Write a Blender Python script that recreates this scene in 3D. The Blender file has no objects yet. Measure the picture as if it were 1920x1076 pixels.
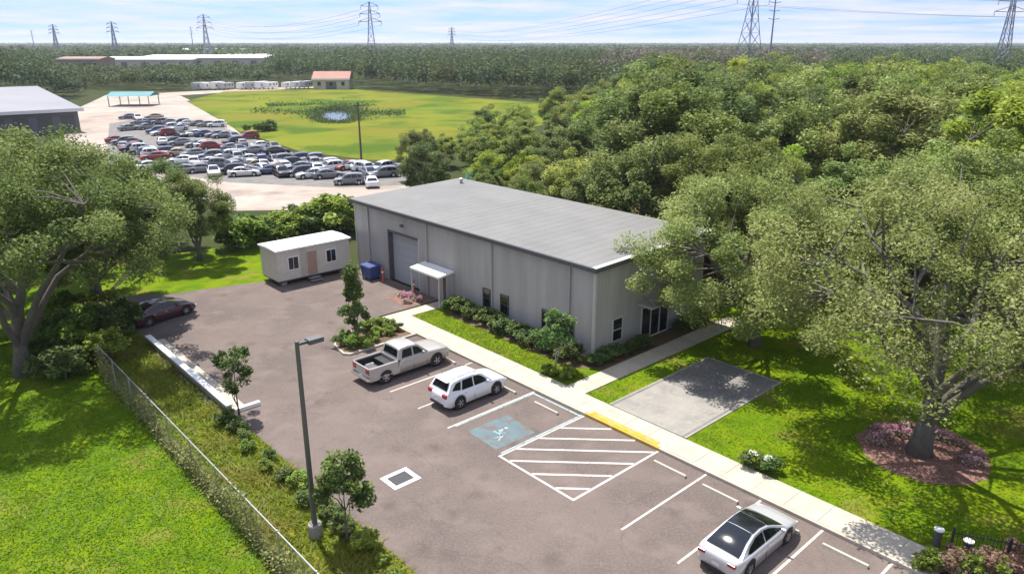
import bpy, math, random
import numpy as np
from mathutils import Vector, Matrix
R = math.radians
# ------------------------------------------------------------------ camera, sky, sun, exposure
F_PX, Y_HOR, CAM_H = 1385.0, 80.0, 19.0           # focal length in pixels of the 1920 px photo, horizon row, metres
PITCH = math.atan((538 - Y_HOR) / F_PX)
LOT = R(42.3)                                       # direction of the stall lines, from world X
SUN_AZ, SUN_EL = LOT + R(90 - 13), R(66)            # towards the sun
scene = bpy.context.scene
cd = bpy.data.cameras.new('camera'); cam = bpy.data.objects.new('camera', cd)
scene.collection.objects.link(cam); scene.camera = cam
cd.sensor_width = 36; cd.lens = 36 * F_PX / 1920; cd.clip_start = 0.5; cd.clip_end = 60000
cam.location = (0, 0, CAM_H); cam.rotation_euler = (R(90) - PITCH, 0, 0)
world = bpy.data.worlds.new('World'); scene.world = world; world.use_nodes = True
wn, wl = world.node_tree.nodes, world.node_tree.links
wn.clear()
wo = wn.new('ShaderNodeOutputWorld'); bg = wn.new('ShaderNodeBackground'); bg.inputs['Strength'].default_value = 0.125
sky = wn.new('ShaderNodeTexSky'); sky.sky_type = 'NISHITA'; sky.sun_disc = False
sky.sun_elevation = SUN_EL; sky.sun_rotation = R(90) - SUN_AZ
sky.air_density = 1.0; sky.dust_density = 0.15; sky.ozone_density = 1.2
tc = wn.new('ShaderNodeTexCoord'); sx = wn.new('ShaderNodeSeparateXYZ'); wl.new(tc.outputs['Generated'], sx.inputs[0])
def wmath(op, a, b):
    m = wn.new('ShaderNodeMath'); m.operation = op
    for i, v in enumerate((a, b)):
        if isinstance(v, (int, float)): m.inputs[i].default_value = v
        else: wl.new(v, m.inputs[i])
    return m.outputs[0]
zz = wmath('ADD', wmath('MAXIMUM', sx.outputs['Z'], 0.0), 0.045)      # cloud sheet seen in perspective
cx_ = wmath('DIVIDE', sx.outputs['X'], zz); cy_ = wmath('DIVIDE', sx.outputs['Y'], zz)
sv = wn.new('ShaderNodeCombineXYZ'); wl.new(sx.outputs['X'], sv.inputs[0]); wl.new(sx.outputs['Y'], sv.inputs[1])
wl.new(wmath('ADD', wmath('MAXIMUM', sx.outputs['Z'], 0.0), 0.60), sv.inputs[2])
nv = wn.new('ShaderNodeVectorMath'); nv.operation = 'NORMALIZE'; wl.new(sv.outputs[0], nv.inputs[0]); wl.new(nv.outputs[0], sky.inputs[0])
cv = wn.new('ShaderNodeCombineXYZ'); wl.new(cx_, cv.inputs[0]); wl.new(cy_, cv.inputs[1])
cn = wn.new('ShaderNodeTexNoise'); cn.inputs['Scale'].default_value = 0.42; cn.inputs['Detail'].default_value = 7; cn.inputs['Roughness'].default_value = 0.6
wl.new(cv.outputs[0], cn.inputs['Vector'])
cr = wn.new('ShaderNodeValToRGB'); cr.color_ramp.elements[0].position = 0.36; cr.color_ramp.elements[1].position = 0.64
wl.new(cn.outputs['Fac'], cr.inputs[0])
mx = wn.new('ShaderNodeMix'); mx.data_type = 'RGBA'
wl.new(cr.outputs[0], mx.inputs['Factor']); wl.new(sky.outputs[0], mx.inputs['A']); mx.inputs['B'].default_value = (3.4, 3.4, 3.95, 1)
wl.new(mx.outputs['Result'], bg.inputs['Color']); wl.new(bg.outputs[0], wo.inputs[0])
sd = bpy.data.lights.new('sun', 'SUN'); sd.energy = 3.6; sd.angle = R(0.53); sd.color = (1.0, 0.955, 0.88)
sun = bpy.data.objects.new('sun', sd); scene.collection.objects.link(sun); sun.location = (0, 60, 80)
sdir = Vector((math.cos(SUN_AZ) * math.cos(SUN_EL), math.sin(SUN_AZ) * math.cos(SUN_EL), math.sin(SUN_EL)))
sun.rotation_euler = sdir.to_track_quat('Z', 'Y').to_euler()
vs = scene.view_settings; vs.view_transform = 'Standard'; vs.look = 'None'; vs.exposure = 1.12; vs.gamma = 1
vs.use_curve_mapping = False

# ------------------------------------------------------------------ helpers
COL = scene.collection.objects
ca, sa = math.cos(LOT), math.sin(LOT)
def W(u, v, z=0.0): return (u * ca - v * sa, u * sa + v * ca, z)      # lot coordinates to world
def UV(X, Y): return (X * ca + Y * sa, -X * sa + Y * ca)
cp, sp = math.cos(PITCH), math.sin(PITCH)
def G(x, y, z=0.0):                                                    # photo pixel to the point at height z on its ray
    dx, dz = x - 960, 538 - y
    d = (dx, F_PX * cp + dz * sp, -F_PX * sp + dz * cp); t = (z - CAM_H) / d[2]
    return (d[0] * t, d[1] * t, z)
def PX(X, Y, Z):
    Z -= CAM_H; D = Y * cp - Z * sp
    if D < 1: return (-9999, 9999)
    return (960 + F_PX * X / D, 538 - F_PX * (Y * sp + Z * cp) / D)
def tag(o, label, cat=None, group=None, kind=None):
    if label: o['label'] = label
    if cat: o['category'] = cat
    if group: o['group'] = group
    if kind: o['kind'] = kind
    return o
def link(name, me, mat=None, parent=None, loc=None, rz=0.0):
    o = bpy.data.objects.new(name, me); COL.link(o)
    if mat and me and not me.materials: me.materials.append(mat)
    if parent: o.parent = parent
    if loc is not None: o.location = loc
    if rz: o.rotation_euler = (0, 0, rz)
    return o
def thing(name, loc, rz, label, cat, group=None): return tag(link(name, None, None, None, loc, rz), label, cat, group)
def copy_tree(o, parent=None):
    c = o.copy(); COL.link(c); c.parent = parent
    for ch in list(o.children): copy_tree(ch, c)
    return c
class MB:
    def __init__(s): s.v = []; s.f = []
    def add(s, vs, fs):
        n = len(s.v); s.v += [tuple(p) for p in vs]; s.f += [tuple(n + i for i in f) for f in fs]; return s
    def box(s, x0, x1, y0, y1, z0, z1):
        return s.add([(x0,y0,z0),(x1,y0,z0),(x1,y1,z0),(x0,y1,z0),(x0,y0,z1),(x1,y0,z1),(x1,y1,z1),(x0,y1,z1)],
                     [(0,3,2,1),(4,5,6,7),(0,1,5,4),(1,2,6,5),(2,3,7,6),(3,0,4,7)])
    def prism(s, poly, z0, z1):
        n = len(poly); a = 0.5 * sum(poly[i][0]*poly[(i+1)%n][1]-poly[(i+1)%n][0]*poly[i][1] for i in range(n))
        if a < 0: poly = poly[::-1]
        return s.add([(p[0],p[1],z0) for p in poly]+[(p[0],p[1],z1) for p in poly],
                     [tuple(range(n))[::-1], tuple(range(n,2*n))]+[(i,(i+1)%n,n+(i+1)%n,n+i) for i in range(n)])
    def tube(s, pts, rad, n=6, cap=True):
        pts = [Vector(p) for p in pts]; m = len(pts)
        if isinstance(rad, (int, float)): rad = [rad]*m
        t0 = (pts[1]-pts[0]).normalized(); ref = Vector((0,0,1)) if abs(t0.z) < 0.9 else Vector((1,0,0))
        vs = []
        for i in range(m):
            t = (pts[min(i+1,m-1)]-pts[max(i-1,0)]).normalized()
            a = t.cross(ref)
            if a.length < 1e-4: a = t.cross(Vector((0,1,0)))
            a.normalize(); b = t.cross(a)
            for k in range(n):
                q = 2*math.pi*k/n; vs.append(pts[i]+(a*math.cos(q)+b*math.sin(q))*rad[i])
        fs = [(i*n+k, i*n+(k+1)%n, (i+1)*n+(k+1)%n, (i+1)*n+k) for i in range(m-1) for k in range(n)]
        if cap: fs += [tuple(range(n))[::-1], tuple((m-1)*n+k for k in range(n))]
        return s.add(vs, fs)
    def lathe(s, prof, n=20, axis='z', cap=True):      # prof: (radius, height)
        vs = []
        for r, h in prof:
            for k in range(n):
                q = 2*math.pi*k/n; x, y = r*math.cos(q), r*math.sin(q)
                vs.append((x, y, h) if axis == 'z' else (x, h, y))
        m = len(prof); fs = [(i*n+k, i*n+(k+1)%n, (i+1)*n+(k+1)%n, (i+1)*n+k) for i in range(m-1) for k in range(n)]
        if cap: fs += [tuple(range(n))[::-1], tuple((m-1)*n+k for k in range(n))]
        return s.add(vs, fs)
    def mesh(s, name, smooth=False):
        me = bpy.data.meshes.new(name); me.from_pydata(s.v, [], s.f); me.update()
        if smooth:
            me.polygons.foreach_set('use_smooth', [True]*len(me.polygons))
        return me
    def build(s, name, mat, parent=None, loc=None, rz=0.0, smooth=False):
        me = s.mesh(name, smooth)
        import bmesh
        b = bmesh.new(); b.from_mesh(me); bmesh.ops.recalc_face_normals(b, faces=b.faces); b.to_mesh(me); b.free()
        return link(name, me, mat, parent, loc, rz)
def box(name, mat, parent, x0, x1, y0, y1, z0, z1, bevel=0.0):
    o = MB().box(x0,x1,y0,y1,z0,z1).build(name, mat, parent)
    if bevel:
        m = o.modifiers.new('bevel', 'BEVEL'); m.width = bevel; m.segments = 2
    return o
def quads_mesh(name, verts, tint, per=4):
    """verts (N,per,3) -> mesh of N faces with a float attribute per face"""
    n = len(verts); me = bpy.data.meshes.new(name)
    me.vertices.add(n*per); me.vertices.foreach_set('co', verts.astype(np.float32).ravel())
    me.loops.add(n*per); me.loops.foreach_set('vertex_index', np.arange(n*per, dtype=np.int32))
    me.polygons.add(n); me.polygons.foreach_set('loop_start', np.arange(0, n*per, per, dtype=np.int32))
    try: me.polygons.foreach_set('loop_total', np.full(n, per, dtype=np.int32))
    except Exception: pass
    at = me.attributes.new('tint', 'FLOAT', 'FACE'); at.data.foreach_set('value', tint.astype(np.float32))
    me.update(); me.validate(); return me
def leaf_quads(rng, centers, size, up=0.5, aspect=0.55):
    n = len(centers); nrm = rng.normal(size=(n,3)); nrm[:,2] = np.abs(nrm[:,2])*(1+up)+up*1.3
    nrm /= np.linalg.norm(nrm, axis=1)[:,None]
    t = rng.normal(size=(n,3)); t -= nrm*(t*nrm).sum(1)[:,None]; t /= np.linalg.norm(t, axis=1)[:,None]
    b = np.cross(nrm, t); s = (size*rng.uniform(0.6,1.35,n))[:,None]
    c = centers
    return np.stack([c-t*s, c-b*s*aspect+nrm*s*0.12, c+t*s, c+b*s*aspect+nrm*s*0.12], 1)

# ------------------------------------------------------------------ materials
def newmat(name):
    m = bpy.data.materials.new(name); m.use_nodes = True; n = m.node_tree.nodes
    return m, n, m.node_tree.links, n['Principled BSDF']
def simple(name, col, rough=0.6, metal=0.0, spec=0.4, var=0.0, scale=3.0, bump=0.0, bscale=30.0, coat=0.0):
    m, n, l, p = newmat(name)
    p.inputs['Base Color'].default_value = (*col, 1); p.inputs['Roughness'].default_value = rough
    p.inputs['Metallic'].default_value = metal; p.inputs['Specular IOR Level'].default_value = spec
    if coat: p.inputs['Coat Weight'].default_value = coat; p.inputs['Coat Roughness'].default_value = 0.06
    if var or bump:
        g = n.new('ShaderNodeNewGeometry')
    if var:
        t = n.new('ShaderNodeTexNoise'); t.inputs['Scale'].default_value = scale; t.inputs['Detail'].default_value = 6
        t.inputs['Roughness'].default_value = 0.65
        l.new(g.outputs['Position'], t.inputs['Vector'])
        r = n.new('ShaderNodeValToRGB'); r.color_ramp.elements[0].position = 0.28; r.color_ramp.elements[1].position = 0.72
        r.color_ramp.elements[0].color = (*[c*(1-var) for c in col], 1); r.color_ramp.elements[1].color = (*[min(1, c*(1+var)) for c in col], 1)
        l.new(t.outputs['Fac'], r.inputs[0]); l.new(r.outputs[0], p.inputs['Base Color'])
    if bump:
        t2 = n.new('ShaderNodeTexNoise'); t2.inputs['Scale'].default_value = bscale; t2.inputs['Detail'].default_value = 4
        l.new(g.outputs['Position'], t2.inputs['Vector'])
        b = n.new('ShaderNodeBump'); b.inputs['Strength'].default_value = bump; b.inputs['Distance'].default_value = 0.03
        l.new(t2.outputs['Fac'], b.inputs['Height']); l.new(b.outputs[0], p.inputs['Normal'])
    return m
def patches(name, cols, scales, rough=0.9, bump=0.3, bscale=25.0):
    """several colours mixed by noises of different size: ground, lawn, asphalt"""
    m, n, l, p = newmat(name); p.inputs['Roughness'].default_value = rough; p.inputs['Specular IOR Level'].default_value = 0.08
    g = n.new('ShaderNodeNewGeometry'); last = None
    for i, (c, (sc, lo, hi)) in enumerate(zip(cols, [(1,0,1)]+scales)):
        if i == 0:
            rgb = n.new('ShaderNodeRGB'); rgb.outputs[0].default_value = (*c, 1); last = rgb.outputs[0]; continue
        t = n.new('ShaderNodeTexNoise'); t.inputs['Scale'].default_value = sc; t.inputs['Detail'].default_value = 5; t.inputs['Roughness'].default_value = 0.6
        mp = n.new('ShaderNodeMapping'); mp.inputs['Location'].default_value = (i*17.3, i*7.1, 0)
        l.new(g.outputs['Position'], mp.inputs['Vector']); l.new(mp.outputs[0], t.inputs['Vector'])
        mr = n.new('ShaderNodeMapRange'); mr.inputs['From Min'].default_value = lo; mr.inputs['From Max'].default_value = hi
        l.new(t.outputs['Fac'], mr.inputs['Value'])
        x = n.new('ShaderNodeMix'); x.data_type = 'RGBA'; l.new(mr.outputs[0], x.inputs['Factor']); l.new(last, x.inputs['A'])
        x.inputs['B'].default_value = (*c, 1); last = x.outputs['Result']
    l.new(last, p.inputs['Base Color'])
    if bump:
        t2 = n.new('ShaderNodeTexNoise'); t2.inputs['Scale'].default_value = bscale; t2.inputs['Detail'].default_value = 5
        l.new(g.outputs['Position'], t2.inputs['Vector'])
        b = n.new('ShaderNodeBump'); b.inputs['Strength'].default_value = bump; b.inputs['Distance'].default_value = 0.05
        l.new(t2.outputs['Fac'], b.inputs['Height']); l.new(b.outputs[0], p.inputs['Normal'])
    return m
def foliage(name, c0, c1, c2, trans=0.35, objvar=0.33, gloss=0.02):
    m, n, l, p = newmat(name); n.remove(p); out = n['Material Output']
    at = n.new('ShaderNodeAttribute'); at.attribute_name = 'tint'
    r = n.new('ShaderNodeValToRGB'); e = r.color_ramp.elements; e[0].color = (*c0, 1); e[1].color = (*c2, 1); e[0].position = 0.05; e[1].position = 0.95
    k = r.color_ramp.elements.new(0.5); k.color = (*c1, 1)
    l.new(at.outputs['Fac'], r.inputs[0])
    oi = n.new('ShaderNodeObjectInfo'); mr = n.new('ShaderNodeMapRange'); mr.inputs['To Min'].default_value = 1-objvar; mr.inputs['To Max'].default_value = 1+objvar
    l.new(oi.outputs['Random'], mr.inputs['Value'])
    hs = n.new('ShaderNodeHueSaturation'); l.new(r.outputs[0], hs.inputs['Color']); l.new(mr.outputs[0], hs.inputs['Value'])
    mr2 = n.new('ShaderNodeMapRange'); mr2.inputs['To Min'].default_value = 0.475; mr2.inputs['To Max'].default_value = 0.518
    ad = n.new('ShaderNodeMath'); ad.operation = 'MULTIPLY'; ad.inputs[1].default_value = 7.31
    fr = n.new('ShaderNodeMath'); fr.operation = 'FRACT'; l.new(oi.outputs['Random'], ad.inputs[0]); l.new(ad.outputs[0], fr.inputs[0])
    l.new(fr.outputs[0], mr2.inputs['Value']); l.new(mr2.outputs[0], hs.inputs['Hue'])
    d = n.new('ShaderNodeBsdfDiffuse'); t = n.new('ShaderNodeBsdfTranslucent'); gl = n.new('ShaderNodeBsdfGlossy')
    gl.inputs['Roughness'].default_value = 0.6; gl.inputs['Color'].default_value = (0.9, 0.95, 0.9, 1)
    l.new(hs.outputs[0], d.inputs['Color']); l.new(hs.outputs[0], t.inputs['Color'])
    a = n.new('ShaderNodeMixShader'); a.inputs[0].default_value = trans; l.new(d.outputs[0], a.inputs[1]); l.new(t.outputs[0], a.inputs[2])
    b = n.new('ShaderNodeMixShader'); b.inputs[0].default_value = gloss; l.new(a.outputs[0], b.inputs[1]); l.new(gl.outputs[0], b.inputs[2])
    l.new(b.outputs[0], out.inputs['Surface']); return m
M = {}
M['asphalt'] = patches('asphalt', [(0.156,0.124,0.109),(0.122,0.099,0.089),(0.186,0.150,0.132),(0.106,0.088,0.08),(0.2,0.163,0.145)],
                       [(0.16,0.42,0.62),(0.5,0.48,0.72),(1.3,0.56,0.80),(9,0.45,0.85)], 0.92, 0.25, 60)
def asphalt_extra(m):
    n, l = m.node_tree.nodes, m.node_tree.links; p = n['Principled BSDF']; src = p.inputs['Base Color'].links[0].from_socket
    g = n.new('ShaderNodeNewGeometry'); ns = n.new('ShaderNodeTexNoise'); ns.inputs['Scale'].default_value = .35; ns.inputs['Detail'].default_value = 4
    ad = n.new('ShaderNodeVectorMath'); ad.operation = 'MULTIPLY_ADD'; ad.inputs[1].default_value = (1.6,1.6,0); l.new(g.outputs['Position'], ns.inputs['Vector']); l.new(ns.outputs['Color'], ad.inputs[0]); l.new(g.outputs['Position'], ad.inputs[2])
    vo = n.new('ShaderNodeTexVoronoi'); vo.feature = 'DISTANCE_TO_EDGE'; vo.inputs['Scale'].default_value = .16; l.new(ad.outputs[0], vo.inputs['Vector'])
    cr_ = n.new('ShaderNodeMapRange'); cr_.inputs['From Min'].default_value = .0; cr_.inputs['From Max'].default_value = .007; cr_.inputs['To Min'].default_value = .89; cr_.inputs['To Max'].default_value = 1; l.new(vo.outputs['Distance'], cr_.inputs['Value'])
    v2 = n.new('ShaderNodeTexVoronoi'); v2.inputs['Scale'].default_value = .45; v2.inputs['Randomness'].default_value = 1; l.new(ad.outputs[0], v2.inputs['Vector'])
    st_ = n.new('ShaderNodeMapRange'); st_.inputs['From Min'].default_value = .05; st_.inputs['From Max'].default_value = .26; st_.inputs['To Min'].default_value = .78; st_.inputs['To Max'].default_value = 1; l.new(v2.outputs['Distance'], st_.inputs['Value'])
    mu = n.new('ShaderNodeMath'); mu.operation = 'MULTIPLY'; l.new(cr_.outputs[0], mu.inputs[0]); l.new(st_.outputs[0], mu.inputs[1])
    x = n.new('ShaderNodeVectorMath'); x.operation = 'SCALE'; l.new(src, x.inputs[0]); l.new(mu.outputs[0], x.inputs['Scale']); l.new(x.outputs[0], p.inputs['Base Color'])
asphalt_extra(M['asphalt'])
M['concrete'] = patches('concrete', [(0.46,0.41,0.335),(0.38,0.34,0.28),(0.53,0.48,0.40)], [(0.9,0.4,0.7),(5,0.5,0.8)], 0.9, 0.12, 40)
M['concrete_old'] = patches('concrete_old', [(0.30,0.28,0.25),(0.23,0.218,0.20),(0.35,0.325,0.29)], [(0.7,0.4,0.65),(4,0.5,0.8)], 0.92, 0.2, 30)
M['gravel'] = patches('gravel', [(0.20,0.19,0.178),(0.14,0.135,0.13),(0.26,0.248,0.23)], [(0.6,0.4,0.65),(6,0.45,0.75)], 0.95, 0.5, 30)
M['lawn'] = patches('lawn', [(0.100,0.172,0.002),(0.145,0.198,0.003),(0.062,0.118,0.002),(0.19,0.165,0.035)], [(0.30,0.42,0.60),(0.75,0.46,0.66),(0.26,0.56,0.70)], 0.95, 0.8, 14)
M['rough_grass'] = patches('rough_grass', [(0.115,0.155,0.008),(0.175,0.175,0.02),(0.07,0.115,0.008),(0.21,0.145,0.06)], [(0.4,0.45,0.62),(0.9,0.5,0.68),(0.5,0.58,0.72)], 0.95, 0.9, 10)
M['ground'] = patches('ground', [(0.034,0.048,0.014),(0.05,0.06,0.018),(0.06,0.055,0.028)], [(0.05,0.4,0.65),(0.3,0.5,0.72)], 0.97, 0.6, 4)
M['litter'] = patches('litter', [(0.17,0.115,0.075),(0.11,0.08,0.05),(0.12,0.13,0.035)], [(0.5,0.4,0.65),(0.25,0.5,0.7)], 0.97, 0.8, 9)
M['field'] = patches('field', [(0.115,0.155,0.010),(0.155,0.168,0.014),(0.060,0.105,0.008),(0.15,0.145,0.015)], [(0.035,0.42,0.54),(0.05,0.46,0.58),(0.03,0.50,0.62)], 0.97, 0.5, 1.5)
M['sand'] = patches('sand', [(0.34,0.285,0.24),(0.41,0.355,0.305),(0.25,0.20,0.17)], [(0.05,0.42,0.62),(0.14,0.5,0.7)], 0.97, 0.3, 2)
M['mulch'] = patches('mulch', [(0.25,0.14,0.115),(0.16,0.092,0.075),(0.34,0.215,0.185)], [(1.2,0.42,0.65),(5,0.5,0.75)], 0.97, 0.9, 18)
M['siding'] = None
M['roof'] = simple('roof_metal', (0.178,0.174,0.165), 0.65, 0.0, 0.3, 0.12, 0.35)
M['trim_light'] = simple('trim_light', (0.46,0.45,0.42), 0.6)
M['trim_dark'] = simple('trim_dark', (0.085,0.085,0.09), 0.6)
M['white'] = simple('white_paint', (0.78,0.77,0.74), 0.5, var=0.05, scale=2)
M['offwhite'] = simple('offwhite_panel', (0.56,0.53,0.46), 0.6, var=0.08, scale=1.5)
M['tan'] = simple('tan_door', (0.36,0.24,0.175), 0.6, var=0.08)
M['glass'] = simple('dark_glass', (0.012,0.014,0.016), 0.06, 0, 0.6)
M['carglass'] = simple('car_glass', (0.010,0.012,0.015), 0.05, 0, 0.65)
M['black'] = simple('black_plastic', (0.022,0.022,0.024), 0.55)
M['rubber'] = simple('tyre_rubber', (0.025,0.024,0.023), 0.85)
M['rim'] = simple('alloy', (0.52,0.52,0.53), 0.3, 0.85)
M['chrome'] = simple('chrome', (0.75,0.75,0.76), 0.18, 1.0)
M['steel'] = simple('galvanised', (0.36,0.37,0.38), 0.45, 0.6, var=0.12, scale=4)
M['bronze'] = simple('dark_bronze_pole', (0.13,0.125,0.125), 0.5, 0.3)
M['pylon'] = simple('pylon_steel', (0.21,0.235,0.27), 0.6, 0.2)
M['wood'] = simple('weathered_wood', (0.135,0.10,0.075), 0.9, var=0.25, scale=2, bump=0.3, bscale=20)
def worn(name, col, under, sc_=4.0, lo=.40, hi=.62):
    m = patches(name, [col, tuple(c*.86 for c in col), under], [(1.1,.42,.62),(sc_,hi,hi+.16)], .85, .1, 50); return m
M['line'] = worn('road_paint', (0.55,0.50,0.46), (0.20,0.17,0.155), 5.5, hi=.56)
M['blue_paint'] = worn('blue_road_paint', (0.135,0.185,0.20), (0.15,0.128,0.12), 1.6, hi=.47)
M['blue_line'] = worn('blue_line_paint', (0.34,0.43,0.43), (0.17,0.155,0.15), 4, hi=.52)
M['yellow'] = worn('yellow_curb_paint', (0.50,0.33,0.05), (0.40,0.34,0.24), 3, hi=.52)
M['bark'] = simple('oak_bark', (0.125,0.11,0.095), 0.95, var=0.3, scale=3, bump=0.8, bscale=14)
M['bark_pale'] = simple('pale_bark', (0.38,0.34,0.29), 0.9, var=0.2, scale=5, bump=0.4, bscale=20)
M['pearl'] = simple('car_white', (0.74,0.75,0.77), 0.3, 0, 0.5, coat=0.8)
M['silver'] = simple('car_silver', (0.56,0.565,0.57), 0.32, 0.35, 0.5, coat=0.7)
M['champagne'] = simple('truck_silver', (0.44,0.415,0.375), 0.35, 0.25, 0.5, coat=0.6)
M['maroon'] = simple('car_maroon', (0.060,0.020,0.026), 0.3, 0, 0.5, coat=0.8)
M['taillight'] = simple('tail_lens', (0.35,0.02,0.02), 0.25, 0, 0.6)
M['headlight'] = simple('head_lens', (0.62,0.65,0.68), 0.12, 0, 0.7)
M['plate'] = simple('plate', (0.7,0.7,0.66), 0.5)
M['red'] = simple('red_paint', (0.50,0.09,0.05), 0.5)
M['bluebin'] = simple('blue_plastic', (0.045,0.07,0.20), 0.5)
M['teal'] = simple('teal_tarp', (0.03,0.30,0.25), 0.6, var=0.2, scale=0.6)
M['tealroof'] = simple('teal_metal', (0.055,0.20,0.22), 0.6, var=0.15, scale=0.2)
M['shed'] = simple('shed_grey', (0.42,0.42,0.42), 0.7, var=0.15, scale=0.2)
M['brick_red'] = simple('red_roof', (0.36,0.18,0.14), 0.8, var=0.12, scale=0.3)
M['beige'] = simple('beige_wall', (0.46,0.42,0.35), 0.8, var=0.08, scale=0.3)
M['farwhite'] = simple('far_white_roof', (0.66,0.66,0.66), 0.6, var=0.06, scale=0.05)
M['fargrey'] = simple('far_grey_roof', (0.125,0.125,0.145), 0.6, var=0.08, scale=0.08)
M['depotroof'] = simple('depot_roof', (0.21,0.21,0.23), 0.6, var=0.1, scale=0.08)
M['rustbrown'] = simple('brown_wall', (0.29,0.19,0.13), 0.8, var=0.1, scale=0.1)
def water_mat():
    m, n, l, p = newmat('pond_water'); p.inputs['Base Color'].default_value = (0.018,0.024,0.018,1); p.inputs['Roughness'].default_value = 0.04
    p.inputs['Specular IOR Level'].default_value = 0.6
    g = n.new('ShaderNodeNewGeometry'); t = n.new('ShaderNodeTexNoise'); t.inputs['Scale'].default_value = 0.5; t.inputs['Detail'].default_value = 3
    b = n.new('ShaderNodeBump'); b.inputs['Strength'].default_value = 0.06; b.inputs['Distance'].default_value = 0.1
    l.new(g.outputs['Position'], t.inputs['Vector']); l.new(t.outputs['Fac'], b.inputs['Height']); l.new(b.outputs[0], p.inputs['Normal']); return m
M['water'] = water_mat()
def siding_mat(name, col):
    m, n, l, p = newmat(name); p.inputs['Roughness'].default_value = 0.5; p.inputs['Specular IOR Level'].default_value = 0.35
    tcx = n.new('ShaderNodeTexCoord'); t = n.new('ShaderNodeTexNoise'); t.inputs['Scale'].default_value = 0.5; t.inputs['Detail'].default_value = 5
    mp = n.new('ShaderNodeMapping'); mp.inputs['Scale'].default_value = (2.2,2.2,0.22)
    l.new(tcx.outputs['Object'], mp.inputs[0]); l.new(mp.outputs[0], t.inputs['Vector'])
    r = n.new('ShaderNodeValToRGB'); r.color_ramp.elements[0].color = (*[c*0.86 for c in col],1); r.color_ramp.elements[1].color = (*[c*1.10 for c in col],1); r.color_ramp.elements[0].position = .3; r.color_ramp.elements[1].position = .7
    l.new(t.outputs['Fac'], r.inputs[0]); l.new(r.outputs[0], p.inputs['Base Color']); return m
M['siding'] = siding_mat('metal_siding', (0.36,0.345,0.33))
OAK_GREY = foliage('oak_leaf_grey', (0.134,0.194,0.044),(0.252,0.318,0.081),(0.414,0.465,0.166), 0.42, 0.15)
OAK_GREEN = foliage('oak_leaf_green', (0.075,0.125,0.026),(0.145,0.20,0.04),(0.255,0.295,0.095), 0.42, 0.15)
WOOD_OLIVE = foliage('wood_leaf_olive', (0.129,0.181,0.036),(0.225,0.289,0.058),(0.376,0.411,0.104), 0.42)
WOOD_DARK = foliage('wood_leaf_dark', (0.087,0.133,0.036),(0.164,0.216,0.058),(0.283,0.323,0.104), 0.42)
WOOD_BRIGHT = foliage('wood_leaf_bright', (0.173,0.260,0.026),(0.293,0.386,0.039),(0.424,0.500,0.076), 0.42)
WOOD_GREY = foliage('wood_leaf_greybrown', (0.115,0.100,0.075),(0.17,0.145,0.11),(0.225,0.195,0.155), 0.25)
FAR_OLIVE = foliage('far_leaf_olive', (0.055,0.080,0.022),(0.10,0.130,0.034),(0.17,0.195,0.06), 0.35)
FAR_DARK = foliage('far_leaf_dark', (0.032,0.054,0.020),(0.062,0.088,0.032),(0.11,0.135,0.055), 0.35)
SHRUB_DARK = foliage('shrub_dark', (0.059,0.098,0.023),(0.101,0.160,0.033),(0.186,0.245,0.065), 0.38, 0.2)
SHRUB_MID = foliage('shrub_mid', (0.107,0.186,0.023),(0.196,0.294,0.032),(0.323,0.412,0.077), 0.38, 0.2)
SAPLING = foliage('sapling_bright', (0.065,0.150,0.035),(0.11,0.21,0.05),(0.18,0.29,0.09), 0.35, 0.1)
BLADE = foliage('grass_blades', (0.10,0.20,0.003),(0.155,0.25,0.005),(0.225,0.285,0.012), 0.4, 0.0)
BLADE_DRY = foliage('grass_blades_dry', (0.12,0.185,0.008),(0.20,0.23,0.015),(0.31,0.27,0.06), 0.4, 0.0)
TAN_GRASS = foliage('tan_ornamental', (0.22,0.13,0.085),(0.30,0.20,0.13),(0.38,0.29,0.20), 0.35, 0.1)
VINE = foliage('vine_leaf', (0.11,0.16,0.03),(0.23,0.26,0.07),(0.40,0.40,0.19), 0.42, 0.1)
PINK = foliage('pink_bloom', (0.42,0.17,0.22),(0.60,0.33,0.40),(0.75,0.55,0.60), 0.35, 0.1)
FLOWER_WHITE = foliage('white_bloom', (0.62,0.62,0.54),(0.75,0.75,0.68),(0.85,0.85,0.8), 0.3, 0.0)

# ------------------------------------------------------------------ ground sheets
def sheet(name, poly, z, mat, kind='structure', parent=None):
    n = len(poly); a = sum(poly[i][0]*poly[(i+1)%n][1]-poly[(i+1)%n][0]*poly[i][1] for i in range(n))
    if a < 0: poly = poly[::-1]
    me = bpy.data.meshes.new(name); me.from_pydata([(p[0],p[1],z) for p in poly], [], [tuple(range(n))]); me.update()
    o = link(name, me, mat, parent)
    if kind and not parent: o['kind'] = kind
    return o
def wrect(u0, u1, v0, v1): return [W(u0,v0)[:2], W(u1,v0)[:2], W(u1,v1)[:2], W(u0,v1)[:2]]
def gp(*pix): return [G(*q)[:2] for q in pix]
sheet('ground', [(-24000,-300),(24000,-300),(24000,40000),(-24000,40000)], -0.06, M['ground'])
LOT_POLY = [(12.85,2),(26.75,2),(26.75,44.0),(32.4,44.0),(32.4,55.9),(31.0,57.0),(24.5,57.6),(17.6,59.5),(14.5,61.5),(12.85,61.5)]
lot = MB().prism([W(*p)[:2] for p in LOT_POLY], -0.05, 0.0).build('parking_lot', M['asphalt']); lot['kind'] = 'structure'
sheet('left_lawn', [W(*p)[:2] for p in ((-40,-5),(12.85,-5),(12.85,61.5),(20,75),(-40,110))], -0.02, M['lawn'])
sheet('verge', wrect(9.15,12.85,6,57), -0.012, M['rough_grass'])
sheet('back_lawn', [W(*p)[:2] for p in ((12.85,61.5),(14.5,61.5),(17.6,59.5),(24.5,57.6),(31,57),(33,58),(33,69),(20,72))], -0.01, M['lawn'])
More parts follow.
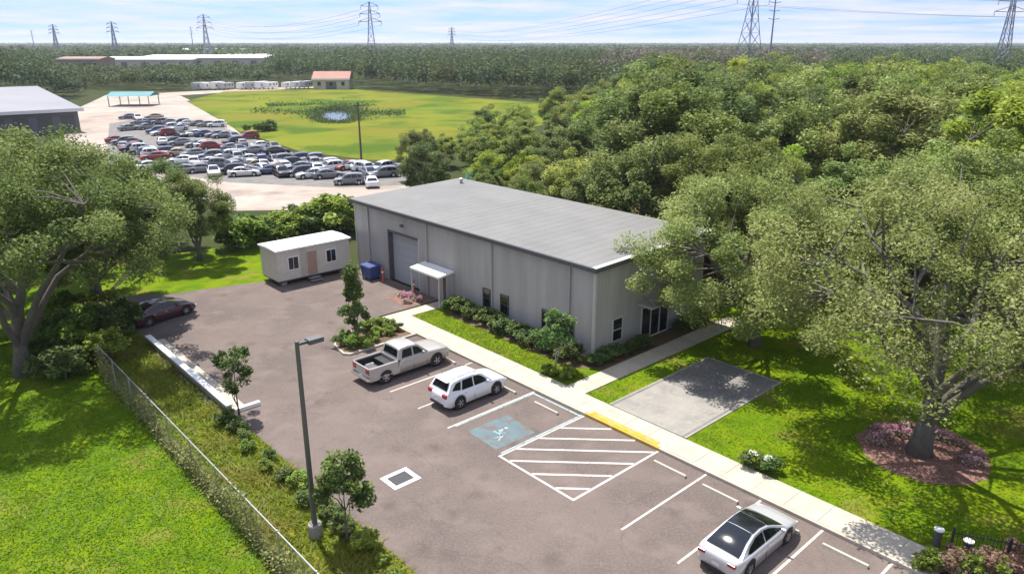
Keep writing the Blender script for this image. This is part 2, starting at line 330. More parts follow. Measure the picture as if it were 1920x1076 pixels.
sheet('right_lawn', [W(*p)[:2] for p in ((28.5,-10),(62,-10),(60,12),(52,24),(47,31),(44,31),(44,26),(28.5,28))], 0.09, M['lawn'])
sheet('front_lawn', [W(*p)[:2] for p in ((28.5,26.6),(32.4,26.6),(32.4,42.2),(28.5,42.2))], 0.096, M['lawn'])
sheet('planting_bed', [W(*p)[:2] for p in ((30.6,28),(30.6,41.2),(32.4,41.2),(32.4,28.1),(44,28.1),(44,26.6),(32,26.6))], 0.104, M['litter'])
sheet('forest_floor', [W(*p)[:2] for p in ((44.5,27.5),(49,30),(53,24.5),(61,12),(63,-25),(300,-60),(330,150),(44.5,75))], -0.045, M['litter'])
# background ground, traced from the photo on the ground plane
sheet('yard', gp((120,215),(200,178),(330,176),(395,205),(450,250),(520,285),(700,318),(790,322),(800,352),(640,392),(440,395),(300,345),(180,300),(120,270)), -0.03, M['sand'])
sheet('yard_paving', gp((205,232),(262,222),(400,232),(470,258),(560,290),(700,318),(790,322),(800,345),(640,352),(430,342),(300,322),(200,290)), -0.022, M['gravel'])
sheet('field', gp((350,190),(420,172),(640,166),(800,178),(1090,199),(1090,222),(860,262),(800,300),(690,300),(560,283),(450,247)), -0.02, M['field'])
pond = sheet('pond', gp((590,209),(620,204),(655,205),(672,213),(668,224),(640,231),(605,228),(588,219)), -0.012, M['water'])
sheet('far_road', gp((150,206),(205,180),(330,173),(430,168),(640,160),(640,163),(430,173),(330,180),(240,200),(190,215)), -0.025, M['sand'])

# ------------------------------------------------------------------ walks, kerbs, markings
def lot_root(name, label=None, cat=None, kind=None):
    o = link(name, None, None, None, (0,0,0), LOT); tag(o, label, cat, None, kind); return o
sw = lot_root('sidewalk', kind='structure')
rnd = random.Random(3)
v = 6.2
while v < 42.0:
    e = min(v+1.52, 42.0); dz = rnd.uniform(-0.004, 0.004)
    box('slab', M['concrete'], sw, 26.93, 28.5, v+0.008, e-0.008, -0.02, 0.15+dz); v = e
box('slab', M['concrete'], sw, 26.93, 28.5, 42.008, 43.4, -0.02, 0.15)
for i in range(3): box('slab', M['concrete'], sw, 28.508+i*1.28, 28.5+i*1.28+1.27, 42.2, 43.4, -0.02, 0.15+rnd.uniform(-.003,.003))
box('kerb', M['concrete'], sw, 26.75, 26.922, 6.2, 18.74, -0.02, 0.152, 0.015)
box('kerb', M['yellow'], sw, 26.75, 26.922, 18.75, 23.6, -0.02, 0.153, 0.015)
box('kerb', M['concrete'], sw, 26.75, 26.922, 23.61, 43.4, -0.02, 0.152, 0.015)
box('yellow_band', M['yellow'], sw, 26.925, 27.28, 19.0, 23.4, 0.150, 0.160)
path = lot_root('path', kind='structure')
for i in range(12): box('slab', M['concrete'], path, 28.51+i*1.4, 28.5+i*1.4+1.392, 25.2, 26.58, -0.02, 0.148+rnd.uniform(-.004,.004))
patio = lot_root('patio', kind='structure')
box('surface', M['gravel'], patio, 28.62, 38.0, 18.55, 23.35, -0.02, 0.118)
box('surface', M['concrete_old'], patio, 28.60, 33.2, 18.7, 23.2, 0.0, 0.124)
for b in ((28.6,38.1,18.42,18.55),(28.6,38.1,23.35,23.48),(38.0,38.12,18.56,23.34)): box('edging', M['concrete_old'], patio, *b, -0.02, 0.135)
def mark(name, mat, pts, z=0.006):
    return sheet(name, [W(*p)[:2] for p in pts], z, mat, None, lot)
def line(u0, v0, u1, v1, w=0.11, mat=None, z=0.006, name='parking_line'):
    d = Vector((u1-u0, v1-v0)); d.normalize(); nx, ny = -d.y*w/2, d.x*w/2
    return mark(name, mat or M['line'], [(u0-nx,v0-ny),(u1-nx,v1-ny),(u1+nx,v1+ny),(u0+nx,v0+ny)], z)
for vv in (7.65, 10.4, 13.2, 15.98, 33.05, 35.85): line(20.62, vv, 26.72, vv)
line(20.5, 27.5, 26.72, 27.5); line(20.62, 30.3, 26.72, 30.3)
line(20.68, 23.62, 26.72, 23.62, 0.12); line(20.62, 18.74, 26.72, 18.74, 0.13); line(20.68, 18.68, 20.68, 23.68, 0.13, z=0.010)
line(20.9, 27.36, 26.7, 27.36, 0.10, M['blue_line'], 0.010, 'blue_line'); line(20.9, 23.77, 26.7, 23.77, 0.10, M['blue_line'], 0.010, 'blue_line')
line(26.55, 23.8, 26.55, 27.3, 0.12, M['blue_line'], 0.014, 'blue_line')
c0 = 20.68 - 23.62                                   # hatching at 45 degrees (u - v constant lines go up to the right on the plan)
for k in range(-1, 8):                               # lines u+v = const reach from the left edge to the lower right
    s = 20.7 + 18.8 + 1.15 + k*1.55
    # u runs with falling v: point on v=23.55 has u=s-23.55, on v=18.8 u=s-18.8
    ua, va = s-23.55, 23.55; ub, vb = s-18.81, 18.81
    if ua < 20.75: ua, va = 20.75, s-20.75
    if ub > 26.70: ub, vb = 26.70, s-26.70
    if ub-ua > 0.5: line(ua, va, ub, vb, 0.15, None, 0.010, 'hatch_line')
M['emblem'] = worn('emblem_paint', (0.30,0.40,0.42), (0.16,0.18,0.19), 5, hi=.48)
# accessible emblem: worn blue square with a white wheelchair figure
eu, ev = 22.0, 25.35
mark('emblem_field', M['blue_paint'], [(eu-1.05,ev-1.15),(eu+1.55,ev-1.25),(eu+1.75,ev+1.15),(eu-0.95,ev+1.2)], 0.006)
def emb(pts): mark('emblem_figure', M['emblem'], [(eu+p[0], ev+p[1]) for p in pts], 0.011)
ring = [(0.36*math.cos(q)-0.12, 0.36*math.sin(q)-0.02) for q in np.linspace(-2.6, 1.2, 14)]
for i in range(13):
    (x0,y0),(x1,y1) = ring[i], ring[i+1]; k = 0.78
    emb([(x0,y0),(x1,y1),((x1+.12)*k-.12,(y1+.02)*k-.02),((x0+.12)*k-.12,(y0+.02)*k-.02)])
emb([(0.62,0.10),(0.70,0.02),(0.80,0.02),(0.86,0.10),(0.80,0.20),(0.70,0.20)])
emb([(0.02,0.05),(0.56,0.05),(0.56,0.17),(0.02,0.17)]); emb([(0.02,0.04),(0.14,0.04),(0.14,-0.36),(0.02,-0.36)]); emb([(0.30,0.04),(0.39,0.04),(0.39,-0.26),(0.30,-0.26)]); emb([(0.02,-0.36),(0.10,-0.42),(-0.36,-0.62),(-0.42,-0.54)])
# wheel stops
def wheelstop(vc, label):
    o = thing('wheel_stop', W(25.76, vc), LOT, label, 'wheel stop', 'concrete wheel stops along the walk')
    MB().prism([(-0.09,-0.0),(0.09,-0.0),(0.06,0.13),(-0.06,0.13)], -0.9, 0.9).build('block', M['concrete'], o).rotation_euler = (R(90),0,0)
    for s in (-0.6, 0.6): MB().lathe([(0.015,0.128),(0.015,0.137)], 8).build('pin', M['steel'], o, (0,s,0))
for vc, lb in ((9.05,'pale concrete wheel stop beside the black-roofed silver car, nearest the corner'),(11.85,'pale concrete wheel stop in front of the black-roofed silver car'),
               (14.65,'pale concrete wheel stop in the empty stall left of the black-roofed silver car'),(17.35,'pale concrete wheel stop in the empty stall beside the striped zone'),
               (25.55,'pale concrete wheel stop at the head of the blue accessible stall'),(28.9,'pale concrete wheel stop ahead of the white crossover'),
               (31.7,'pale concrete wheel stop in the empty stall between pickup and crossover'),(34.45,'pale concrete wheel stop ahead of the silver pickup')):
    wheelstop(vc, lb)
# drain inlet
dr = thing('drain_inlet', W(16.05,25.25), LOT, 'white-edged rectangular storm drain with dark grate in the asphalt', 'drain')
for b in ((-.72,.72,-.62,-.40),(-.72,.72,.40,.62),(-.72,-.50,-.40,.40),(.50,.72,-.40,.40)): box('frame', M['white'], dr, *b, -0.03, 0.012)
box('pit', M['black'], dr, -.50,.50,-.40,.40, -0.04, 0.003)
for i in range(9): box('grate_bar', M['trim_dark'], dr, -.47+i*.11, -.44+i*.11, -.40, .40, 0.003, 0.010)
# low wall and gutter at the left edge of the lot
lw = thing('retaining_wall', W(12.7,36.8), LOT, 'low pale concrete wall with a gutter along the left edge of the lot', 'wall')
box('coping', M['white'], lw, -0.06, 0.30, -0.1, 13.4, 0.40, 0.50, 0.01)
box('wall', M['concrete_old'], lw, 0.0, 0.25, -0.05, 13.3, -0.3, 0.40)
box('gutter', M['concrete'], lw, 0.27, 1.05, 0.0, 13.2, -0.02, 0.06)
box('return_kerb', M['white'], lw, 0.32, 1.75, -0.32, -0.05, -0.02, 0.22, 0.02)
box('shade_strip', M['black'], lw, -0.38, -0.01, 0.0, 13.2, -0.3, 0.004)  # black strip painted in for the shade along the wall's outer side
# planted island beyond the pickup
isl = lot_root('island', kind='structure')
ipoly = [(21.3,39.5),(21.6,39.1),(26.74,39.1),(26.74,42.2),(25.0,42.9),(22.7,42.4),(21.6,41.2)]
MB().prism(ipoly, -0.02, 0.13).build('kerb', M['concrete'], isl)
cxm = sum(p[0] for p in ipoly)/7; cym = sum(p[1] for p in ipoly)/7
MB().prism([(cxm+(p[0]-cxm)*0.93, cym+(p[1]-cym)*0.90) for p in ipoly], 0.05, 0.145).build('mulch', M['litter'], isl)
#END_SETTING
# ------------------------------------------------------------------ warehouse
bl = thing('warehouse', W(32.4,28.1), LOT, 'grey metal-clad warehouse with pale sloping roof and dark eave trim', 'building')
BL, BD, EV, RI = 27.8, 11.6, 6.05, 0.32             # length along v, depth along u, eave height, rise
def wallpanels():
    # ribbed cladding, front face as one wall with a real opening for the overhead door
    def ribbed(a0, a1, z0, z1, face, z1b=None):
        m = MB(); a = a0; st = 0.305
        while a < a1-1e-3:
            e = min(a+st, a1)
            prof = [(a,0),(a+st*0.62,0),(a+st*0.70,0.008),(a+st*0.92,0.008),(a+st,0)]
            prof = [(min(x,a1),d) for x,d in prof]
            for (p,dp),(q,dq) in zip(prof, prof[1:]):
                if q-p < 1e-4: continue
                if face == 'front': m.add([(-dp,p,z0),(-dq,q,z0),(-dq,q,z1),(-dp,p,z1)], [(0,1,2,3)])
                else:
                    za = z1+(z1b-z1)*p/BD if z1b else z1; zb_ = z1+(z1b-z1)*q/BD if z1b else z1
                    m.add([(p,-dp,z0),(q,-dq,z0),(q,-dq,zb_),(p,-dp,za)], [(0,1,2,3)])
            a = e
        return m
    D0, D1, DH = 18.35, 22.75, 4.35                  # overhead door opening along v
    f = ribbed(0, D0, 0, EV, 'front')
    for part in (ribbed(D0, D1, DH, EV, 'front'), ribbed(D1, BL, 0, EV, 'front')): f.add(part.v, part.f)
    f.build('front_wall', M['siding'], bl)
    ribbed(0, BD, 0, EV, 'side', EV+RI).build('side_wall', M['siding'], bl)
    b = MB(); b.add([(0.0,BL,0),(BD,BL,0),(BD,BL,EV+RI),(0,BL,EV)], [(0,1,2,3)]); b.build('rear_wall', M['siding'], bl)
    b = MB(); b.add([(BD,0,0),(BD,BL,0),(BD,BL,EV+RI),(BD,0,EV+RI)], [(0,1,2,3)]); b.build('back_wall', M['siding'], bl)
    # overhead door, recessed
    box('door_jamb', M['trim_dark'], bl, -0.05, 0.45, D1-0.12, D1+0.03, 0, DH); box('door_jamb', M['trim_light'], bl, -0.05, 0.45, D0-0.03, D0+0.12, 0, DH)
    box('door_header', M['trim_dark'], bl, -0.05, 0.45, D0+0.12, D1-0.12, DH-0.15, DH+0.03)
    dd = link('overhead_door', None, None, bl)
    for k in range(7): box('door_panel', M['roofdoor'], dd, 0.36, 0.42, D0+0.13, D1-0.13, 0.01+k*0.60, 0.595+k*0.60)
M['roofdoor'] = simple('roller_door', (0.34,0.36,0.375), 0.5, var=0.05)
wallpanels()
box('corner_trim', M['trim_light'], bl, -0.06, 0.10, -0.06, 0.10, 0, EV-0.02); box('corner_trim', M['trim_light'], bl, -0.06, 0.10, BL-0.06, BL+0.06, 0, EV-0.02)
rf = MB(); OH = 0.28                                 # roof with standing seams
zf = lambda x: EV+0.16+RI*(x/BD)
rf.add([(-OH,-OH,zf(-OH)),(BD+OH,-OH,zf(BD+OH)),(BD+OH,BL+OH,zf(BD+OH)),(-OH,BL+OH,zf(-OH)),(-OH,-OH,zf(-OH)-.05),(BD+OH,-OH,zf(BD+OH)-.05),(BD+OH,BL+OH,zf(BD+OH)-.05),(-OH,BL+OH,zf(-OH)-.05)],
       [(0,1,2,3),(7,6,5,4),(0,4,5,1),(1,5,6,2),(2,6,7,3),(3,7,4,0)])
rfo = rf.build('roof', M['roof'], bl)
y = -OH+0.3
while y < BL+OH:
    m = MB(); m.add([(-OH,y-.02,zf(-OH)+.002),(BD+OH,y-.02,zf(BD+OH)+.002),(BD+OH,y+.02,zf(BD+OH)+.002),(-OH,y+.02,zf(-OH)+.002),
                     (-OH,y-.012,zf(-OH)+.008),(BD+OH,y-.012,zf(BD+OH)+.008),(BD+OH,y+.012,zf(BD+OH)+.008),(-OH,y+.012,zf(-OH)+.008)],
                    [(4,5,6,7),(0,1,5,4),(2,3,7,6),(0,4,7,3),(1,2,6,5)])
    m.build('roof_seam', M['roof'], rfo); y += 0.915
box('gutter', M['trim_dark'], bl, -OH-0.14, -OH-0.005, -OH-0.1, BL+OH+0.1, EV-0.13, EV+0.14)
g2 = MB(); x0, x1 = -OH, BD+OH
g2.add([(x0,-OH-.06,zf(x0)-.30),(x1,-OH-.06,zf(x1)-.30),(x1,-OH-.004,zf(x1)-.30),(x0,-OH-.004,zf(x0)-.30),(x0,-OH-.06,zf(x0)-.02),(x1,-OH-.06,zf(x1)-.02),(x1,-OH-.004,zf(x1)-.02),(x0,-OH-.004,zf(x0)-.02)],
       [(0,3,2,1),(4,5,6,7),(0,1,5,4),(1,2,6,5),(2,3,7,6),(3,0,4,7)]); g2.build('rake_trim', M['trim_dark'], bl)
g3 = MB(); g3.add([(x0-.14,-OH-.10,zf(x0)-.02),(x1,-OH-.10,zf(x1)-.02),(x1,-OH+.22,zf(x1)+.03),(x0-.14,-OH+.22,zf(x0)+.03),(x0-.14,-OH-.10,zf(x0)+.015),(x1,-OH-.10,zf(x1)+.015),(x1,-OH+.22,zf(x1)+.05),(x0-.14,-OH+.22,zf(x0)+.05)],
       [(0,3,2,1),(4,5,6,7),(0,1,5,4),(1,2,6,5),(2,3,7,6),(3,0,4,7)]); g3.build('rake_flashing', M['trim_light'], bl)
for yy in (2.0, 9.5, 17.2, 25.6): box('downpipe', M['siding'], bl, -0.13, -0.03, yy, yy+0.09, 0.15, EV-0.15)
def fwin(vc, w=0.75, z0=0.95, z1=2.25):              # window on the front wall
    w_ = link('window', None, None, bl); y = vc
    for b in ((y-w/2-.06,y-w/2,z0,z1),(y+w/2,y+w/2+.06,z0,z1),(y-w/2-.06,y+w/2+.06,z1,z1+.07),(y-w/2-.09,y+w/2+.09,z0-.07,z0)):
        box('frame', M['trim_dark'], w_, -0.075, 0.02, *b)
    box('pane', M['glass'], w_, -0.045, 0.0, y-w/2, y+w/2, z0, z1)
    box('mullion', M['trim_dark'], w_, -0.06, -0.0455, y-w/2, y+w/2, (z0+z1)/2-.02, (z0+z1)/2+.02)
for vc in (2.05, 4.1, 8.25, 10.15): fwin(vc)
# personnel door with canopy
pd = link('door', None, None, bl)
box('leaf', M['trim_dark'], pd, -0.06, 0.0, 14.35, 15.30, 0.15, 2.25); box('frame', M['trim_light'], pd, -0.08, 0.01, 14.25, 14.35, 0.1, 2.35); box('frame', M['trim_light'], pd, -0.08, 0.01, 15.30, 15.40, 0.1, 2.35); box('frame', M['trim_light'], pd, -0.08, 0.01, 14.35, 15.30, 2.25, 2.35)
box('pane', M['glass'], pd, -0.067, -0.0605, 14.55, 15.10, 1.1, 2.0); MB().tube([(-0.11,14.45,1.05),(-0.06,14.45,1.05)], 0.02, 6).build('handle', M['chrome'], pd)
cn_ = link('canopy', None, None, bl)
m = MB(); m.add([(-1.5,13.9,2.42),(-0.03,13.9,2.62),(-0.03,17.6,2.62),(-1.5,17.6,2.42),(-1.5,13.9,2.57),(-0.03,13.9,2.77),(-0.03,17.6,2.77),(-1.5,17.6,2.57)],[(0,3,2,1),(4,5,6,7),(0,1,5,4),(1,2,6,5),(2,3,7,6),(3,0,4,7)]); m.build('slab', M['white'], cn_)
for yy in (14.0, 17.5):
    box('post', M['trim_light'], cn_, -1.45, -1.35, yy-.05, yy+.05, 0.0, 2.43)
box('vestibule_wall', M['siding'], cn_, -0.75, -0.032, 13.92, 14.0, 0.05, 2.5)
wlamp = link('wall_lamp', None, None, bl); box('housing', M['trim_dark'], wlamp, -0.22, -0.03, 20.4, 20.7, 4.95, 5.15, 0.02); box('lens', M['white'], wlamp, -0.20, -0.05, 20.42, 20.68, 4.94, 4.949)
# end wall: window, glazed double door with canopy
ew = link('window', None, None, bl)
for b in ((1.75,1.82,.85,2.3),(2.68,2.75,.85,2.3),(1.75,2.75,2.3,2.37),(1.72,2.78,.78,.85)): box('frame', M['trim_light'], ew, b[0], b[1], -0.075, 0.02, b[2], b[3])
box('pane', M['glass'], ew, 1.82, 2.68, -0.045, 0.0, .85, 2.3); box('mullion', M['trim_light'], ew, 1.82, 2.68, -0.062, -0.0455, 1.54, 1.6)
ed = link('double_door', None, None, bl)
for x0 in (4.75, 5.72, 6.69): box('pane', M['glass'], ed, x0, x0+0.88, -0.05, 0.0, 0.22, 2.35)
for x0 in (4.66, 5.63, 6.60, 7.57): box('frame', M['trim_light'], ed, x0, x0+0.09, -0.085, 0.02, 0.12, 2.44)
box('frame', M['trim_light'], ed, 4.75, 7.57, -0.08, 0.02, 2.35, 2.44); box('frame', M['trim_light'], ed, 4.75, 7.57, -0.08, 0.02, 0.12, 0.22)
ec = link('canopy', None, None, bl); box('slab', M['siding'], ec, 4.2, 8.2, -1.25, -0.04, 2.72, 2.86)
for x0 in (4.4, 8.0): MB().tube([(x0,-1.15,2.86),(x0,-0.03,3.6)], 0.025, 6).build('tie_rod', M['trim_dark'], ec)
MB().lathe([(0.13,0),(0.13,0.35),(0.24,0.36),(0.24,0.42),(0.02,0.52)], 12).build('roof_vent', M['steel'], rfo, (10.4,26.0,zf(10.4)))
# antenna mast of the roof end
# ------------------------------------------------------------------ objects near the warehouse
for vv, lb in ((50.75,'red steel bollard at the left jamb of the overhead door'),(46.3,'red steel bollard at the right jamb of the overhead door')):
    b = thing('bollard', W(31.6,vv), LOT, lb, 'bollard', 'door bollards')
    MB().lathe([(0.085,0),(0.085,1.15),(0.07,1.21),(0.03,1.24)], 12).build('post', M['red'], b, smooth=False)
    MB().lathe([(0.088,0.8),(0.088,0.95)], 12, cap=False).build('reflective_band', M['white'], b)
bn = thing('waste_bin', W(31.4,52.3), LOT, 'dark blue wheeled waste container against the warehouse front', 'bin')
m = MB(); m.add([(-.45,-.65,.14),(.45,-.65,.14),(.45,.65,.14),(-.45,.65,.14),(-.55,-.75,1.15),(.55,-.75,1.15),(.55,.75,1.15),(-.55,.75,1.15)],[(0,3,2,1),(4,5,6,7),(0,1,5,4),(1,2,6,5),(2,3,7,6),(3,0,4,7)]); m.build('tub', M['bluebin'], bn)
m = MB(); m.add([(-.58,-.78,1.152),(.58,-.78,1.152),(.58,.78,1.152),(-.58,.78,1.152),(-.52,-.7,1.22),(.58,-.7,1.30),(.58,.7,1.30),(-.52,.7,1.22)],[(0,3,2,1),(4,5,6,7),(0,1,5,4),(1,2,6,5),(2,3,7,6),(3,0,4,7)]); m.build('lid', M['bluebin'], bn)
for sx_, sy_ in ((-.4,-.6),(.4,-.6),(.4,.6),(-.4,.6)): MB().lathe([(0.07,-.03),(0.07,.03)], 10, 'y').build('caster', M['rubber'], bn, (sx_,sy_,.07))
# office trailer
tr = thing('office_trailer', W(24.5,55.2), LOT, 'white site-office cabin with tan door and two windows at the far end of the lot', 'cabin')
TL, TD, TH = 6.7, 3.0, 2.95
for sx_ in (0.6, 3.3, 6.0):
    for sy_ in (0.4, 2.5): box('foot', M['concrete_old'], tr, sx_-.2, sx_+.2, sy_-.2, sy_+.2, 0, 0.34)
box('skid', M['trim_dark'], tr, 0.05, TL-.05, 0.06, TD-.06, 0.34, 0.46)
m = MB().box(0,TL,0,TD,0.46,TH); m.build('body', M['offwhite'], tr)
for k in range(23): box('rib', M['offwhite'], tr, 0.05+k*0.3, 0.09+k*0.3, -0.014, -0.001, 0.5, TH-.06) if not (0.9<0.07+k*.3<1.95 or 2.55<0.07+k*.3<3.6 or 4.35<0.07+k*.3<5.4) else None
m = MB(); m.add([(-.12,-.16,TH),(TL+.12,-.16,TH),(TL+.12,TD+.16,TH),(-.12,TD+.16,TH),(-.12,-.16,TH+.12),(TL+.12,-.16,TH+.12),(TL+.12,TD+.16,TH+.12),(-.12,TD+.16,TH+.12),(-.12,TD/2,TH+.2),(TL+.12,TD/2,TH+.2)],
              [(0,3,2,1),(0,1,5,4),(2,3,7,6),(4,5,9,8),(6,7,8,9),(3,0,4,8,7),(1,2,6,9,5)]); m.build('roof', M['white'], tr)
for x0 in (1.0, 4.45):
    wi = link('window', None, None, tr)
    for b in ((x0-.07,x0,1.3,2.3),(x0+.85,x0+.92,1.3,2.3),(x0-.07,x0+.92,2.3,2.37),(x0-.07,x0+.92,1.23,1.3)): box('frame', M['white'], wi, b[0], b[1], -0.05, 0.01, b[2], b[3])
    box('pane', M['glass'], wi, x0, x0+.85, -0.03, 0.0, 1.3, 2.3); box('mullion', M['white'], wi, x0+.41, x0+.44, -0.042, -0.0305, 1.3, 2.3)
td = link('door', None, None, tr); box('leaf', M['tan'], td, 2.65, 3.5, -0.05, 0.0, 0.52, 2.5); box('frame', M['trim_light'], td, 2.58, 2.65, -0.06, 0.01, 0.48, 2.57); box('frame', M['trim_light'], td, 3.5, 3.57, -0.06, 0.01, 0.48, 2.57); box('frame', M['trim_light'], td, 2.65, 3.5, -0.06, 0.01, 2.5, 2.57)
MB().tube([(3.4,-.10,1.45),(3.4,-.05,1.45)], 0.02, 6).build('handle', M['chrome'], td)
st = link('steps', None, None, tr); box('tread', M['steel'], st, 2.55, 3.6, -0.45, -0.07, 0.28, 0.32); box('tread', M['steel'], st, 2.55, 3.6, -0.8, -0.45, 0.12, 0.16)
box('cladding_panel', M['beige'], tr, 2.05, 2.55, -0.02, -0.001, 0.5, TH-.06)
# light pole
lp = thing('light_pole', W(11.15,24.1), LOT, 'tall dark parking-lot light pole with a shoebox lamp', 'lamp post')
MB().lathe([(0.28,-0.05),(0.28,0.55),(0.25,0.6)], 16).build('footing', M['concrete_old'], lp)
box('base_plate', M['bronze'], lp, -.17,.17,-.17,.17,.6,.64)
MB().add([(s*.085,t*.085,.64) for s,t in ((-1,-1),(1,-1),(1,1),(-1,1))]+[(s*.06,t*.06,8.5) for s,t in ((-1,-1),(1,-1),(1,1),(-1,1))],[(0,1,5,4),(1,2,6,5),(2,3,7,6),(3,0,4,7),(4,5,6,7)]).build('shaft', M['bronze'], lp)
box('arm', M['bronze'], lp, 0.06, 0.42, -.04, .04, 8.32, 8.42); hd = box('lamp_head', M['bronze'], lp, 0.40, 1.02, -.2, .2, 8.28, 8.48, 0.03); box('lens', M['white'], hd, 0.46, 0.96, -.15, .15, 8.268, 8.279)
# chain-link fence
fe = thing('chain_link_fence', W(9.15,14), LOT, 'galvanised chain-link fence with vines between the left lawn and the lot', 'fence')
FLN = 33.0
MB().tube([(0,0,1.80),(0,FLN,1.80)], 0.028, 6).build('top_rail', M['steel'], fe)
yy = 0.0
while yy <= FLN+0.01:
    MB().tube([(0,yy,-.05),(0,yy,1.86)], 0.034, 8).build('post', M['steel'], fe); yy += 3.0
m = MB(); k = -1.8
while k < FLN:
    for s in (1, -1):
        a0 = max(k, 0.0); a1 = min(k+1.74, FLN)
        za, zb = 0.04+(a0-k), 0.04+(a1-k)
        if s < 0: za, zb = 1.78-(a0-k), 1.78-(a1-k)
        m.add([(s*.003,a0,za),(s*.003,a1,zb),(s*.003,a1,zb+.011),(s*.003,a0,za+.011)], [(0,1,2,3)])
    k += 0.11
mo = m.build('wire_mesh', M['steel'], fe); mo['kind'] = 'stuff'
#END_NEAR

# ------------------------------------------------------------------ vehicles
def wheel_meshes(r, w):
    ty = MB().lathe([(r*.62,-w/2),(r*.93,-w/2),(r,-w*.36),(r,w*.36),(r*.93,w/2),(r*.62,w/2)], 24, 'y', cap=False)
    ri = MB().lathe([(r*.63,w*.40),(r*.60,w*.47),(r*.55,w*.30),(r*.18,w*.38),(0.001,w*.40)], 20, 'y', cap=False)
    for k in range(5):
        q = 2*math.pi*k/5; c, s_ = math.cos(q), math.sin(q); h = r*.07
        P = lambda a, b, y: (a*c-b*s_, y, a*s_+b*c)
        ri.add([P(r*.1,-h,w*.36),P(r*.58,-h*1.3,w*.46),P(r*.58,h*1.3,w*.46),P(r*.1,h,w*.36),P(r*.1,-h,w*.48),P(r*.58,-h*1.3,w*.51),P(r*.58,h*1.3,w*.51),P(r*.1,h,w*.48)],
               [(4,5,6,7),(0,1,5,4),(2,3,7,6),(1,2,6,5),(3,0,4,7)])
    return ty.mesh('tyre', True), ri.mesh('rim')
def fix(me):
    import bmesh
    b = bmesh.new(); b.from_mesh(me); bmesh.ops.remove_doubles(b, verts=b.verts, dist=1e-4); bmesh.ops.recalc_face_normals(b, faces=b.faces); b.to_mesh(me); b.free(); return me
